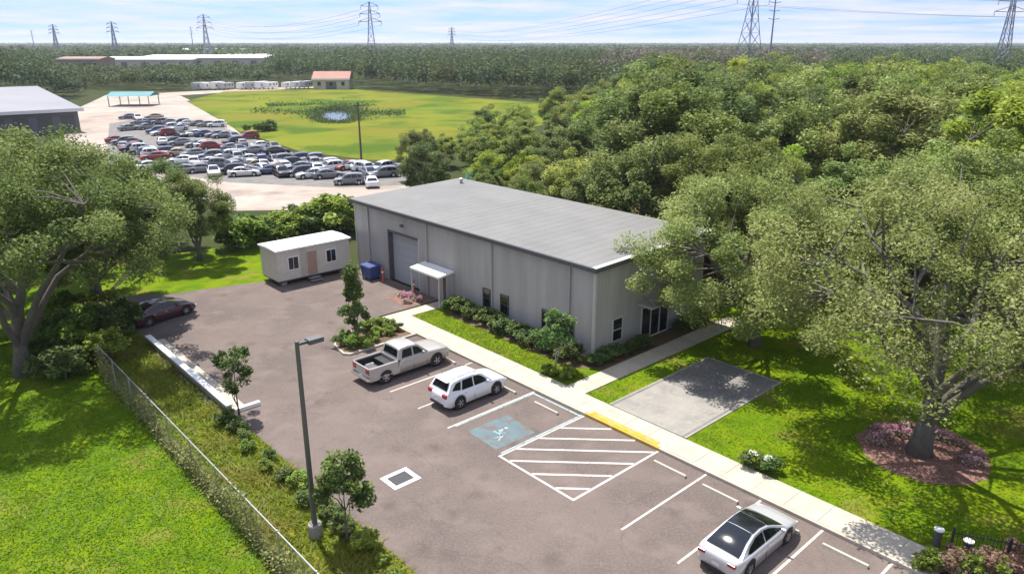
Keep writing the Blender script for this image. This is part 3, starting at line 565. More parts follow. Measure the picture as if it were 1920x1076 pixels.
def make_car(name, label, cat, S, paint, group=None, detail=True):
    """S: L, W, top profile [(x,z)], belt z, cabin [(x,z)...], wheel x, wheel r, clearance. x is forward."""
    root = thing(name, (0,0,0), 0, label, cat, group)
    L, Wd = S['L'], S['W']; hw = Wd/2; r = S['r']; xf, xr = S['xf'], S['xr']; gc = S['gc']; Ra = r+0.07
    tx, tz = zip(*S['top'])
    xs = set(np.linspace(-L/2, L/2, 25).tolist())
    for xw in (xf, xr):
        for q in np.linspace(0, math.pi, 13): xs.add(xw+Ra*math.cos(q))
    for d in (0.05, 0.14, 0.3): xs |= {-L/2+d, L/2-d}
    xs = sorted(xs)
    def half(x):
        d = min(x+L/2, L/2-x); return hw*np.interp(d, [0,.05,.14,.32,.7,1.2], [.70,.84,.925,.97,.995,1.0])
    vs, fs = [], []; nj = 9
    for x in xs:
        w = half(x); zt = float(np.interp(x, tx, tz)); d = min(x+L/2, L/2-x); zb = gc + float(np.interp(d,[0,.3],[.12,0]))
        for xw in (xf, xr):
            if abs(x-xw) < Ra-1e-6: zb = max(zb, r+math.sqrt(Ra*Ra-(x-xw)**2))
        zb = min(zb, zt-.16); zm = max(zb+.07, min(gc+.42, zt-.2)); z2 = zb+.04
        for (yy, z) in ((0,zb+.02),(w*.90,zb+.01),(w*.965,z2),(w,max(z2+.02,zm)),(w*.995,max(z2+.04,zt-.13)),(w*.965,zt-.045),(w*.90,zt-.008),(w*.5,zt+.02),(0,zt+.028)):
            vs.append((x,yy,z))
    n = len(xs)
    for i in range(n-1):
        for j in range(nj-1): fs.append((i*nj+j,(i+1)*nj+j,(i+1)*nj+j+1,i*nj+j+1))
    fs += [tuple(range(nj)), tuple((n-1)*nj+j for j in range(nj))[::-1]]
    m = MB(); m.add(vs, fs); m.add([(x,-y,z) for x,y,z in vs], [f[::-1] for f in fs])
    me = fix(m.mesh('body', True)); body = link('body', me, paint, root)
    # cabin shell: profile runs from windscreen foot over the roof to the rear glass foot
    P = S['cabin']; zb, zr = S['belt'], max(z for _, z in P); wb, wr = S['wb']/2, S['wr']/2
    hwz = lambda z: wb+(wr-wb)*max(0,(z-zb))/(zr-zb)
    m = MB(); vs = []; nc = 7
    for x, z in P:
        w = hwz(z)
        for t in np.linspace(-1,1,nc): vs.append((x, w*t, z+0.035*(1-t*t)*(1 if z > zb+.05 else 0) - (0.03*(abs(t)>.9) if z > zb+.1 else 0)))
    fs = [(i*nc+j,i*nc+j+1,(i+1)*nc+j+1,(i+1)*nc+j) for i in range(len(P)-1) for j in range(nc-1)]
    k = len(P)
    fs += [tuple(i*nc for i in range(k)), tuple(i*nc+nc-1 for i in range(k))[::-1]]
    m.add(vs, fs); me = fix(m.mesh('cabin')); cab = link('cabin', me, paint, root)
    def top_pane(nm, i0, i1, ins0, ins1, side=.90, mat=None, parent=None):      # strip of glass lying on the profile from P[i0] to P[i1]
        pts = [P[i] for i in range(i0, i1+1)]
        a, b = pts[0], pts[1]; pts[0] = (a[0]+(b[0]-a[0])*ins0, a[1]+(b[1]-a[1])*ins0)
        a, b = pts[-1], P[i1-1] if len(pts) > 2 else pts[0]; pts[-1] = (a[0]+(b[0]-a[0])*ins1, a[1]+(b[1]-a[1])*ins1)
        m = MB(); vs = []
        for q, (x, z) in enumerate(pts):
            p0 = pts[max(q-1,0)]; p1 = pts[min(q+1,len(pts)-1)]; tx_, tz_ = p1[0]-p0[0], p1[1]-p0[1]; l_ = math.hypot(tx_,tz_) or 1
            nx, nz = tz_/l_, -tx_/l_
            if nz < 0: nx, nz = -nx, -nz
            for t in np.linspace(-1,1,7):
                w = hwz(z)*side; crown = 0.035*(1-(t*side)**2)
                vs.append((x+nx*.012, w*t, z+nz*.014+crown))
        fs = [(i*7+j,i*7+j+1,(i+1)*7+j+1,(i+1)*7+j) for i in range(len(pts)-1) for j in range(6)]
        m.add(vs, fs); return link(nm, fix(m.mesh(nm, True)), mat or M['carglass'], parent or cab)
    for nm, i0, i1, a, b, sd_ in S['panes']: top_pane(nm, i0, i1, a, b, sd_)
    # side windows: polygons in (x,z), laid on the sloping side
    for poly in S['side']:
        for s_ in (1, -1):
            m = MB(); m.add([(x, s_*(hwz(z)+.008), z) for x, z in poly], [tuple(range(len(poly)))]); link('side_window', m.mesh('side_window'), M['carglass'], cab)
    # wheels
    ty, ri = wheel_meshes(r, 0.22)
    ty.materials.append(M['rubber']); ri.materials.append(M['rim'])
    for xw in (xf, xr):
        for s_ in (1, -1):
            wv = link('wheel', None, None, root, (xw, s_*(hw-.125), r), 0 if s_ > 0 else math.pi)
            link('tyre', ty, None, wv); link('rim', ri, None, wv)
    if detail: box('underbody', M['black'], root, -L/2+.35, L/2-.35, -hw*.86, hw*.86, gc*.75, gc+.16)
    for s_ in (1,-1) if detail else ():
        for xw in (xf, xr): MB().lathe([(Ra-.01, -.12),(Ra-.01,.10)], 20, 'y').build('wheel_well', M['black'], root, (xw, s_*(hw-.16), r))
    if detail:
        zt0 = np.interp(-L/2+.1, tx, tz); zt1 = np.interp(L/2-.1, tx, tz)
        for s_ in (1,-1):
            h = half(-L/2+.06); y0, y1 = sorted((s_*h*.60, s_*h*1.015)); tl = S.get('tl', (zt0-.30, zt0-.10)); box('taillight', M['taillight'], root, -L/2-.012, -L/2+.13, y0, y1, *tl, .02)
            h = half(L/2-.08); y0, y1 = sorted((s_*h*.55, s_*h*1.01)); box('headlight', M['headlight'], root, L/2-.22, L/2+.008, y0, y1, zt1-.20, zt1-.06, .02)
            xm = S['cabin'][0][0]-.42; y0, y1 = sorted((s_*(wb+.02), s_*(wb+.22))); box('mirror', paint, root, xm-.06, xm+.06, y0, y1, zb+.02, zb+.16, .025)
        box('rear_bumper_trim', M['black'], root, -L/2-.008, -L/2+.1, -hw*.66, hw*.66, gc+.08, gc+.22)
        box('plate', M['plate'], root, -L/2-.018, -L/2+.02, -.16, .16, S.get('plz', .62), S.get('plz', .62)+.12)
        box('grille', M['black'], root, L/2-.1, L/2+.006, -hw*.45, hw*.45, gc+.18, gc+.42)
        for s_ in (1,-1):
            for xd in S['seams']:
                y0, y1 = sorted((s_*(hw-.02), s_*(hw+.0035))); box('door_seam', M['black'], body, xd-.006, xd+.006, y0, y1, gc+.12, gc+.47)
            for xh in S['handles']:
                y0, y1 = sorted((s_*(hw-.02), s_*(hw+.02))); box('door_handle', S.get('hm', M['chrome']), body, xh-.09, xh+.09, y0, y1, zb-.15, zb-.115)
    return root
def place(o, u, v, rz): o.location = W(u, v); o.rotation_euler = (0,0,LOT+rz); return o
SUV = dict(L=4.45, W=1.84, r=.345, xf=1.38, xr=-1.27, gc=.22, belt=.98, wb=1.70, wr=1.34,
    top=[(-2.225,.86),(-2.15,.96),(-1.9,1.0),(.7,1.0),(.95,1.0),(1.6,.93),(2.05,.83),(2.19,.70),(2.225,.62)],
    cabin=[(1.08,.98),(.42,1.46),(.25,1.55),(-.4,1.63),(-1.1,1.62),(-1.62,1.56),(-1.76,1.50),(-2.10,.99)],
    panes=[('windscreen',0,1,.10,.06,.92),('rear_window',6,7,.10,.28,.80)],
    side=[[(.82,1.02),(.36,1.37),(.15,1.47),(-.22,1.50),(-.22,1.02)],[(-.30,1.02),(-.30,1.50),(-1.0,1.49),(-1.12,1.02)],[(-1.2,1.05),(-1.1,1.48),(-1.45,1.44),(-1.78,1.14)]],
    seams=[.95,-.26,-1.05], handles=[-.08,-.92], tl=(.80,1.0), plz=.70)
c = make_car('crossover', 'white compact crossover parked beside the blue accessible stall', 'car', SUV, M['pearl'])
place(c, 23.55, 29.55, 0); c.scale = (.985,1,1.065)
for s_ in (.52,-.52): MB().tube([(-1.5,s_,1.575),(-1.4,s_,1.655),(-.2,s_,1.69),(.2,s_,1.62)], .018, 6).build('roof_rail', M['black'], c)
MB().add([(-1.70,-.58,1.55),(-1.70,.58,1.55),(-1.92,.52,1.53),(-1.92,-.52,1.53),(-1.70,-.58,1.585),(-1.70,.58,1.585),(-1.92,.52,1.55),(-1.92,-.52,1.55)],[(0,3,2,1),(4,5,6,7),(0,1,5,4),(1,2,6,5),(2,3,7,6),(3,0,4,7)]).build('spoiler', M['pearl'], c)
SED = dict(L=4.72, W=1.86, r=.335, xf=1.42, xr=-1.42, gc=.17, belt=.90, wb=1.72, wr=1.22,
    top=[(-2.36,.82),(-2.28,.94),(-2.1,.965),(-1.5,.95),(.9,.93),(1.2,.92),(1.8,.82),(2.2,.68),(2.33,.56),(2.36,.5)],
    cabin=[(1.22,.90),(.62,1.18),(.12,1.36),(-.35,1.43),(-.85,1.40),(-1.35,1.26),(-1.75,1.08),(-2.02,.945)],
    panes=[('windscreen',0,2,.12,.05,.90),('glass_roof',2,4,.05,.04,.88),('rear_window',4,7,.03,.22,.86)],
    side=[[(.95,.95),(.50,1.14),(.10,1.28),(-.28,1.335),(-.28,.95)],[(-.35,.95),(-.35,1.335),(-.82,1.31),(-1.25,1.17),(-1.55,1.0),(-1.35,.95)]],
    seams=[.98,-.31,-1.12], handles=[-.12,-.98], tl=(.74,.88), plz=.52, hm=M['silver'])
c = make_car('fastback_sedan', 'silver-white fastback car with black glass roof in the nearest stall', 'car', SED, M['silver'])
place(c, 23.4, 11.85, 0)
SED2 = dict(SED); SED2.update(panes=[('windscreen',0,2,.12,.05,.90),('rear_window',5,7,.03,.22,.86)])
c = make_car('sedan', 'dark maroon sedan parked under the oak at the far left edge of the lot', 'car', SED2, M['maroon'])
place(c, 15.0, 54.3, R(14))
# pickup: cab and bonnet from the same lofting, bed as separate walls
PK = dict(L=5.85, W=1.98, r=.40, xf=1.86, xr=-1.82, gc=.34, belt=1.20, wb=1.84, wr=1.52,
    top=[(-2.925,.62),(-.93,.62),(-.92,1.2),(1.0,1.2),(1.3,1.19),(2.3,1.12),(2.75,1.04),(2.88,.92),(2.925,.82)],
    cabin=[(1.25,1.20),(.62,1.73),(.45,1.83),(-.15,1.88),(-.62,1.85),(-.74,1.78),(-.92,1.20)],
    panes=[('windscreen',0,1,.10,.06,.92),('rear_window',5,6,.14,.22,.80)],
    side=[[(1.0,1.25),(.56,1.64),(.42,1.70),(.20,1.73),(.20,1.25)],[(.10,1.25),(.10,1.73),(-.52,1.71),(-.66,1.25)]],
    seams=[1.1,.15,-.80], handles=[.28,-.62], tl=(.82,1.12), plz=.56)
c = make_car('pickup_truck', 'silver crew-cab pickup with open black bed next to the planted island', 'pickup', PK, M['champagne'])
place(c, 22.9, 35.05, 0)
bed = link('bed', None, None, c)
def bedside(s_):
    m = MB(); vs = []; fs = []
    xs = sorted(set(np.linspace(-2.9,-.97,16).tolist()+[-1.82+.47*math.cos(q) for q in np.linspace(0,math.pi,11)]))
    for x in xs:
        zb = .40
        if abs(x+1.82) < .469: zb = .40+math.sqrt(.47**2-(x+1.82)**2)
        w = .99 if x > -2.7 else .97
        for yy, z in ((w-.09,zb+.02),(w-.02,zb),(w,max(zb+.06,.72)),(w,1.02),(w-.015,1.17),(w-.05,1.215),(w-.13,1.215),(w-.15,1.15),(w-.15,.66)): vs.append((x,s_*yy,z))
    n = len(xs)
    for i in range(n-1):
        for j in range(8): fs.append((i*9+j,(i+1)*9+j,(i+1)*9+j+1,i*9+j+1))
    fs += [tuple(range(9)), tuple((n-1)*9+j for j in range(9))]
    m.add(vs, fs); link('bed_side', fix(m.mesh('bed_side', False)), M['champagne'], bed)
bedside(1); bedside(-1)
box('tailgate', M['champagne'], bed, -2.925, -2.84, -.82, .82, .66, 1.20, .02)
box('bed_liner', M['black'], bed, -2.84, -.96, -.835, .835, .645, .67); box('bulkhead', M['champagne'], bed, -.96, -.925, -.84, .84, .66, 1.19)
for s_ in (1,-1):
    y0, y1 = sorted((s_*.834, s_*.842)); box('liner_wall', M['black'], bed, -2.83, -.97, min(y0,y1)-.006, max(y0,y1)-.004, .66, 1.13)
box('toolbox', M['black'], bed, -1.55, -1.05, -.8, .8, .672, 1.02, .02); box('cargo_box', M['trim_dark'], bed, -2.5, -1.9, -.35, .45, .672, .88, .02); box('cargo_box', M['steel'], bed, -2.2, -1.7, .5, .75, .672, .8)
box('rear_bumper', M['chrome'], c, -3.06, -2.90, -.93, .93, .44, .62, .02)

# ------------------------------------------------------------------ vegetation meshes
def tree_meshes(seed, H, Rr, base, ncl, nleaf, leaf, flat=0.75, trunk_r=0.3, lean=(0,0), limbs=5, gap=0.0, up=0.5, conic=False, csize=0.30, tubes=True, low=0.35):
    rng = np.random.default_rng(seed)
    m = MB(); lx, ly = lean
    top = H*0.62; tp = []
    wob = rng.normal(0, Rr*0.035, (6,2)); wob[0] = 0
    for i, t in enumerate(np.linspace(0,1,6)): tp.append(Vector((lx*t*t+wob[i,0]*t, ly*t*t+wob[i,1]*t, top*t-(0.1 if i == 0 else 0))))
    nodes = []                                       # limb points clusters can hang on
    m.tube(tp, [trunk_r*(1.45 if i == 0 else 1-0.75*i/5) for i in range(6)], 8)
    nodes += [(p, trunk_r*(1-0.75*i/5)) for i, p in enumerate(tp) if i >= 2]
    cz = (H+base)/2; hz = (H-base)/2
    for k in range(limbs):
        q = 2*math.pi*(k+rng.uniform(-.3,.3))/limbs; s = tp[rng.integers(1,4)]
        e = Vector((lx+math.cos(q)*Rr*rng.uniform(.55,.8), ly+math.sin(q)*Rr*rng.uniform(.55,.8), cz+hz*rng.uniform(-.2,.5)))
        pts = []
        for t in np.linspace(0,1,6):
            p = s.lerp(e, t); p.z += math.sin(t*math.pi)*H*0.05*rng.uniform(-.6,1); p.x += rng.normal(0,Rr*.03); p.y += rng.normal(0,Rr*.03); pts.append(p)
        pts[0] = s
        rr = [trunk_r*0.55*(1-.8*t) for t in np.linspace(0,1,6)]
        m.tube(pts, rr, 6, False); nodes += [(p, r_) for p, r_ in zip(pts, rr)][2:]
    cl = []
    while len(cl) < ncl:
        d = rng.normal(size=3); d /= np.linalg.norm(d); rad = rng.uniform(.25,1)**(1/2.2)
        p = d*rad
        if p[2] < -0.75+low: continue
        if conic:
            h = rng.uniform(0,1)**0.8; w = (1-h)**0.75*0.95+.06; p = np.array([d[0]*w*rad, d[1]*w*rad, h*2-1])
        cl.append((lx*0.9+p[0]*Rr*rng.uniform(.9,1.08), ly*0.9+p[1]*Rr*rng.uniform(.9,1.08), cz+p[2]*hz))
    cl = np.array(cl)
    if tubes:
        for c in cl:
            c_ = Vector(c); best = min(nodes, key=lambda nd: (nd[0]-c_).length+max(0,nd[0].z-c_.z)*1.5)
            mid = best[0].lerp(c_, .5)+Vector((0,0,.06*(c_-best[0]).length))
            m.tube([best[0], mid, c_], [min(best[1],trunk_r*.26), trunk_r*.10, trunk_r*.03], 4, False)
    per = nleaf//ncl; cs = csize*Rr
    C = np.repeat(cl, per, 0); off = rng.normal(size=C.shape); off /= np.linalg.norm(off,axis=1)[:,None]
    off *= (rng.uniform(0.1,1,len(C))**(1/2.0))[:,None]*cs*np.repeat(rng.uniform(.65,1.25,ncl),per)[:,None]; off[:,2] *= flat
    C = C+off; C[:,2] = np.maximum(C[:,2], 0.15)
    tint = np.clip(np.repeat(rng.uniform(.2,.8,ncl),per)+rng.normal(0,.22,len(C)), 0, 1)
    if gap: keep = rng.uniform(size=len(C)) > gap; C, tint = C[keep], tint[keep]
    return fix(m.mesh('trunk', True)), quads_mesh('crown', leaf_quads(rng, C, leaf, up), tint)
def tree(name, loc, rz, sc, label, cat, meshes, leafmat, bark, group=None, crown='crown', trunk='trunk', mlist=None):
    t = thing(name, loc, rz, label, cat, group)
    tm, cm = meshes
    for me, mat in ((tm,bark),(cm,leafmat)):
        if not me.materials: me.materials.append(mat)
    a = link(trunk, tm, None, t); b = link(crown, cm, None, t)
    if b.data.materials[0] is not leafmat:
        b.material_slots[0].link = 'OBJECT'; b.material_slots[0].material = leafmat
    t.scale = (sc,sc,sc) if isinstance(sc,(int,float)) else sc
    return t
# the two big oaks
lo = tree('oak_tree', G(45,702), 0, 1, 'large spreading oak with leaning trunk on the left lawn', 'tree',
     tree_meshes(11, 14.0, 8.0, 3.2, 120, 70000, 0.09, trunk_r=0.44, lean=(1.8,0.8), limbs=9, csize=0.155, low=0.32), OAK_GREEN, M['bark'])
ro = tree('oak_tree', G(1722,852), 0, 1, 'large grey-green oak standing in the mulch ring on the right lawn', 'tree',
     tree_meshes(23, 13.4, 9.0, 2.9, 125, 60000, 0.088, trunk_r=0.46, lean=(0.6,1.6), limbs=10, csize=0.145, low=0.26), OAK_GREY, M['bark'])
tm = tree_meshes(31, 13.0, 6.4, 2.8, 95, 50000, 0.095, trunk_r=0.34, lean=(-0.5,0), limbs=8, csize=0.175, low=0.25)
tree('oak_tree', W(42.0,22.5,.08), 0, (1.05,1.0,1.0), 'grey-green oak leaning over the end wall of the warehouse', 'tree', tree_meshes(33, 11.6, 6.3, 1.5, 110, 66000, 0.09, trunk_r=0.32, lean=(-2.2,-0.6), limbs=8, csize=0.18, low=0.02), OAK_GREY, M['bark'])
tree('oak_tree', W(52.0,14.5), 2.3, 1.06, 'tall grey oak behind the mulch-ring oak at the lawn edge', 'tree', tm, OAK_GREY, M['bark'])
tree('oak_tree', W(45.5,0.5), 4.0, 1.0, 'grey-green oak at the right edge of the picture behind the mulch ring', 'tree', tm, OAK_GREY, M['bark'])
tree('oak_tree', W(51.5,30.0), 5.0, 0.98, 'olive oak just behind the far corner of the warehouse', 'tree', tm, WOOD_OLIVE, M['bark'])
tm2 = tree_meshes(37, 11.5, 5.6, 1.8, 75, 48000, 0.105, trunk_r=0.30, limbs=6, csize=0.19, low=0.2)
tree('oak_tree', G(-40,640), 1.0, 1.0, 'green oak cut by the left edge of the picture', 'tree', tm2, OAK_GREEN, M['bark'])
tree('oak_tree', G(180,560), 2.0, 1.0, 'round green oak behind the leaning oak at the end of the lawn', 'tree', tm2, OAK_GREEN, M['bark'])
tree('oak_tree', G(375,488), 3.1, 0.72, 'compact dark green oak left of the site-office cabin', 'tree', tm2, OAK_GREEN, M['bark'])
tree('oak_tree', W(11.8,56.8), 4.3, 1.0, 'green oak beside the dark maroon sedan', 'tree', tm2, OAK_GREEN, M['bark'])
tree('oak_tree', G(60,520), 5.3, 1.0, 'green oak in front of the far grey depot', 'tree', tm2, WOOD_OLIVE, M['bark'])
tree('oak_tree', G(310,470), 0.3, 0.75, 'small green oak at the back corner of the lawn', 'tree', tm2, OAK_GREEN, M['bark'])
# young trees
tm3 = tree_meshes(41, 4.6, 1.05, 0.5, 40, 6500, 0.085, trunk_r=0.06, limbs=3, conic=True, csize=0.36, up=0.3)
tree('young_tree', W(23.4,41.4,.13), 0, 1.08, 'slim conical young tree on the planted island', 'tree', tm3, SHRUB_DARK, M['bark'])
tm4 = tree_meshes(43, 4.0, 1.0, 0.85, 34, 5500, 0.085, trunk_r=0.055, limbs=4, csize=0.36, up=0.3)
tree('young_tree', G(652,1016), 0, 1.0, 'oval dark green young tree at the foot of the light pole', 'tree', tm4, SHRUB_DARK, M['bark'])
tm5 = tree_meshes(47, 3.9, 1.0, 0.7, 26, 2600, 0.085, trunk_r=0.05, limbs=4, csize=0.34, up=0.3)
tree('young_tree', W(13.1,36.2), 0, 1.05, 'thin sparse young tree at the near end of the low concrete wall', 'tree', tm5, SHRUB_DARK, M['bark'])
tm6 = tree_meshes(53, 3.9, 1.15, 0.9, 30, 4200, 0.09, trunk_r=0.06, limbs=4, csize=0.34, up=0.3)
tree('young_tree', W(29.6,28.6,.1), 0, 1.0, 'bright green sapling with pale stem in front of the warehouse corner', 'tree', tm6, SAPLING, M['bark_pale'])
# shrubs
shr = [tree_meshes(60+i, 1.0, 0.62, 0.12, 16, 1500, 0.07, trunk_r=0.03, limbs=3, csize=0.42, up=0.6, low=-0.2) for i in range(3)]
def shrub(loc, sc, label, mat, k, rz, group=None, name='shrub'):
    return tree(name, loc, rz, sc, label, 'shrub', shr[k%3], mat, M['bark'], group, 'foliage', 'stem')
rnd = random.Random(8); k = 0
v = 28.9
while v < 41.0:
    if not 13.9 < v-28.1 < 15.6: shrub(W(31.4+rnd.uniform(-.2,.2), v, .1), (1.2,1.2,rnd.uniform(.95,1.3)), 'rounded dark green shrub in the hedge under the front windows', SHRUB_DARK, k, rnd.uniform(0,6), 'hedge along the warehouse front')
    k += 1; v += rnd.uniform(.85,1.1)
u = 32.0
while u < 43.4:
    if not 36.9 < u < 40.2: shrub(W(u, 27.35+rnd.uniform(-.12,.12), .1), (.95,.95,rnd.uniform(.7,.95)), 'dark green shrub in the bed along the end wall of the warehouse', SHRUB_DARK, k, rnd.uniform(0,6), 'shrubs along the end wall')
    k += 1; u += rnd.uniform(.85,1.05)
for (uu, vv, s_, mt) in ((24.9,41.6,.9,SHRUB_MID),(25.8,41.0,.8,SHRUB_MID),(25.6,41.9,.75,SHRUB_MID),(22.3,40.0,.9,SHRUB_MID),(21.9,40.8,.8,SHRUB_DARK),(23.0,39.4,.8,SHRUB_MID),(24.6,40.6,.6,SHRUB_MID),(23.9,40.0,.7,SHRUB_MID),(25.3,40.2,.65,SHRUB_MID),(26.1,40.4,.6,SHRUB_DARK),(24.3,42.0,.7,SHRUB_MID),(22.7,41.6,.7,SHRUB_MID)):
    shrub(W(uu,vv,.13), s_, 'low leafy shrub on the planted island by the pickup', mt, k, rnd.uniform(0,6), 'shrubs on the planted island'); k += 1
for i in range(5): shrub(W(29.3+rnd.uniform(-.4,.6), 27.6+rnd.uniform(-.5,1.1), .1), rnd.uniform(.4,.65), 'small shrub around the foot of the bright sapling', SHRUB_MID, k, rnd.uniform(0,6), 'shrubs around the sapling'); k += 1
for i, y_ in enumerate(np.linspace(15.0, 35.5, 19)):
    shrub(W(12.15+rnd.uniform(-.45,.25), y_+rnd.uniform(-.3,.3)), rnd.uniform(.45,.85), 'mid-green shrub in the verge between fence and asphalt', SHRUB_MID if rnd.random() < .7 else SHRUB_DARK, k, rnd.uniform(0,6), 'shrubs on the verge'); k += 1
for i in range(26):
    vv = rnd.uniform(47,58); uu = rnd.uniform(6.5,12.3)
    shrub(W(uu, vv), rnd.uniform(1.0,2.4), 'overgrown green bush in the thicket beneath the left oaks', SHRUB_MID if rnd.random()<.55 else SHRUB_DARK, k, rnd.uniform(0,6), 'thicket under the left oaks'); k += 1
for i in range(14):                                  # bushes behind the cabin
    x_ = 440+i*15+rnd.uniform(-6,6); yb = 468-i*3.2+rnd.uniform(-5,5)
    p = G(x_, yb); shrub(p, rnd.uniform(2.3,3.3), 'tall dark bush in the row behind the site-office cabin', SHRUB_DARK if rnd.random()<.6 else SHRUB_MID, k, rnd.uniform(0,6), 'bushes behind the cabin'); k += 1
for i in range(5):
    p = G(610+i*9, 452-i*3); shrub((p[0],p[1]+3,0), rnd.uniform(3.2,4.6), 'tall green bush against the far end of the warehouse', SHRUB_MID, k, rnd.uniform(0,6), 'bushes at the warehouse end'); k += 1

# ------------------------------------------------------------------ woods
def inpoly(x, y, poly):
    c = False; n = len(poly); j = n-1
    for i in range(n):
        xi, yi = poly[i][:2]; xj, yj = poly[j][:2]
        if (yi > y) != (yj > y) and x < (xj-xi)*(y-yi)/(yj-yi)+xi: c = not c
        j = i
    return c
FIELD = gp((340,192),(420,172),(640,163),(800,176),(1100,196),(1100,226),(870,266),(790,310),(690,310),(560,290),(450,255))
def woods_ok(X, Y):
    u, v = UV(X, Y); px = PX(X, Y, 0)
    if Y < 20: return False
    if inpoly(X, Y, FIELD) or any(inpoly(X+dx, Y+dy, FIELD) for dx, dy in ((4,0),(-4,0),(0,5),(0,-5))): return False
    lim = np.interp(v, [-12,12,24,33], [64,62,55,50])
    if Y > 345 or (px[0] > 640 and Y > np.interp(px[0], [640,800,1100,1105], [350,304,252,9e9])) or (Y > 262 and px[0] < 140) or (Y > 318 and px[0] < 350): return not any(x0 < px[0] < x1 and y0 < Y < y1 for x0, x1, y0, y1 in CLEAR)
    return u > lim and px[0] > 775 and u > 50
CLEAR = [(95,490,470,620),(360,640,300,352)]
rng = np.random.default_rng(5); rnd = random.Random(12)
cand = []
Y = 22.0
while Y < 330:
    X = -110.0
    while X < 0.86*Y+25:
        x, y = X+rnd.uniform(-2.4,2.4), Y+rnd.uniform(-2.4,2.4)
        if woods_ok(x, y) and -80 < PX(x, y, 8)[0] < 2040: cand.append((x, y))
        X += 7.0
    Y += 6.6
cand.sort(key=lambda p: p[0]**2+p[1]**2)
WV = [tree_meshes(100, 13.5, 5.2, 1.5, 66, 20000, 0.165, trunk_r=.26, limbs=5, csize=.235, low=.1, flat=.8),
      tree_meshes(101, 12.5, 4.8, 1.0, 60, 19000, 0.165, trunk_r=.24, limbs=5, csize=.235, low=.1, flat=.85),
      tree_meshes(102, 14.5, 4.6, 2.0, 60, 19000, 0.16, trunk_r=.24, limbs=5, csize=.25, low=.1, flat=.9),
      tree_meshes(103, 11.5, 5.0, 1.0, 60, 19000, 0.17, trunk_r=.22, limbs=6, csize=.235, low=.1, flat=.75)]
from mathutils import noise as mnoise
KIND = {0:(WOOD_OLIVE,'olive green broadleaf tree in the dense woods behind the warehouse'),1:(WOOD_DARK,'dark green tree in the dense woods behind the warehouse'),
        2:(WOOD_BRIGHT,'bright yellow-green tree in the woods on the right'),3:(WOOD_GREY,'bare grey-brown tree in the woods on the right'),4:(OAK_GREY,'pale grey-green tree in the woods behind the lawn')}
def wkind(X, Y):
    px = PX(X, Y, 10); nz = mnoise.noise(Vector((X*.03, Y*.03, 0))); r_ = rnd.random()
    if 1130 < px[0] < 1560 and px[1] < 128: return 3 if r_ < .6 else 0
    if px[0] > 1560 and 120 < px[1] < 215: return 2 if r_ < .5 else (0 if r_ < .8 else 1)
    if px[0] > 1400 and px[1] > 230: return 4 if r_ < .6 else (2 if r_ < .75 else 0)
    if 1000 < px[0] < 1420 and px[1] > 215: return 1 if r_ < .65 else 0
    if 800 < px[0] < 1000: return 0 if r_ < .55 else (2 if r_ < .75 else 1)
    return (1 if nz < .05 else 0) if r_ < .9 else 2
for i, (x, y) in enumerate(cand[:300]):
    kd = wkind(x, y); mat, lb = KIND[kd]; sc = rnd.uniform(.66,1.18)
    b_ = PX(x, y, 0)
    if b_[0] < 1180: sc *= np.interp(b_[0], [800,1000,1180], [.5,.55,.85])
    tree('woodland_tree', (x, y, -.05), rnd.uniform(0,6.28), (sc*rnd.uniform(.85,1.25), sc*rnd.uniform(.85,1.25), sc), lb, 'tree', WV[rnd.randrange(4)], mat, M['bark'], 'trees of the woods (%s)' % ('olive','dark','bright','bare','pale')[kd])
far = {0:[],1:[],3:[]}; fart = {0:[],1:[],3:[]}
def far_crown(x, y, H, Rr, nl, leaf, kd):
    d = rng.normal(size=(nl,3)); d /= np.linalg.norm(d,axis=1)[:,None]; d[:,2] = np.where(d[:,2] < -.2, -d[:,2]*.6, d[:,2])
    lob = 1+0.28*np.sin(d[:,0]*5+x)+0.25*np.sin(d[:,1]*5+y*1.3)
    c = np.stack([x+d[:,0]*Rr*lob, y+d[:,1]*Rr*lob, H*.45+d[:,2]*H*.5*np.minimum(lob,1.08)], 1)
    far[kd].append(leaf_quads(rng, c, leaf, .5)); fart[kd].append(np.clip(rng.uniform(.0,.45)+.35*mnoise.noise(Vector((x*.006,y*.003,1)))+.15+rng.normal(0,.15,nl),0,1))
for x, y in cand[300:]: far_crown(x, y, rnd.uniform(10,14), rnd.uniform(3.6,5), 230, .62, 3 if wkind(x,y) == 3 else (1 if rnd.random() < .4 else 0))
Y = 264.0
while Y < 7000:
    st = max(7.0, Y*.019); X = -.80*Y-20
    while X < .80*Y+20:
        x, y = X+rnd.uniform(-.4,.4)*st, Y+rnd.uniform(-.5,.5)*st
        if woods_ok(x, y) and not (Y < 331 and PX(x,y,0)[0] > 352):
            p = PX(x, y, 10); big = max(1.0, st/8.0)
            if p[0] < 600 and Y < 600 and rnd.random() < .1: X += st; continue
            kd = 3 if (1130 < p[0] < 1560 and Y < 900 and rnd.random() < .55) else (1 if rnd.random() < .62+.9*mnoise.noise(Vector((x*.005,y*.0025,9))) else 0)
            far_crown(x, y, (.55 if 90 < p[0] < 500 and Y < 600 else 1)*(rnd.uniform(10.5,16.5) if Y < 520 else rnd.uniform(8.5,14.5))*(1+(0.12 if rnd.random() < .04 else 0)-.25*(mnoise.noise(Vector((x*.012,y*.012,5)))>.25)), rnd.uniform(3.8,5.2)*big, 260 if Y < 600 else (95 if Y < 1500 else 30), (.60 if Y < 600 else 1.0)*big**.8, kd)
        X += st
    Y += max(8.0, Y*.034)
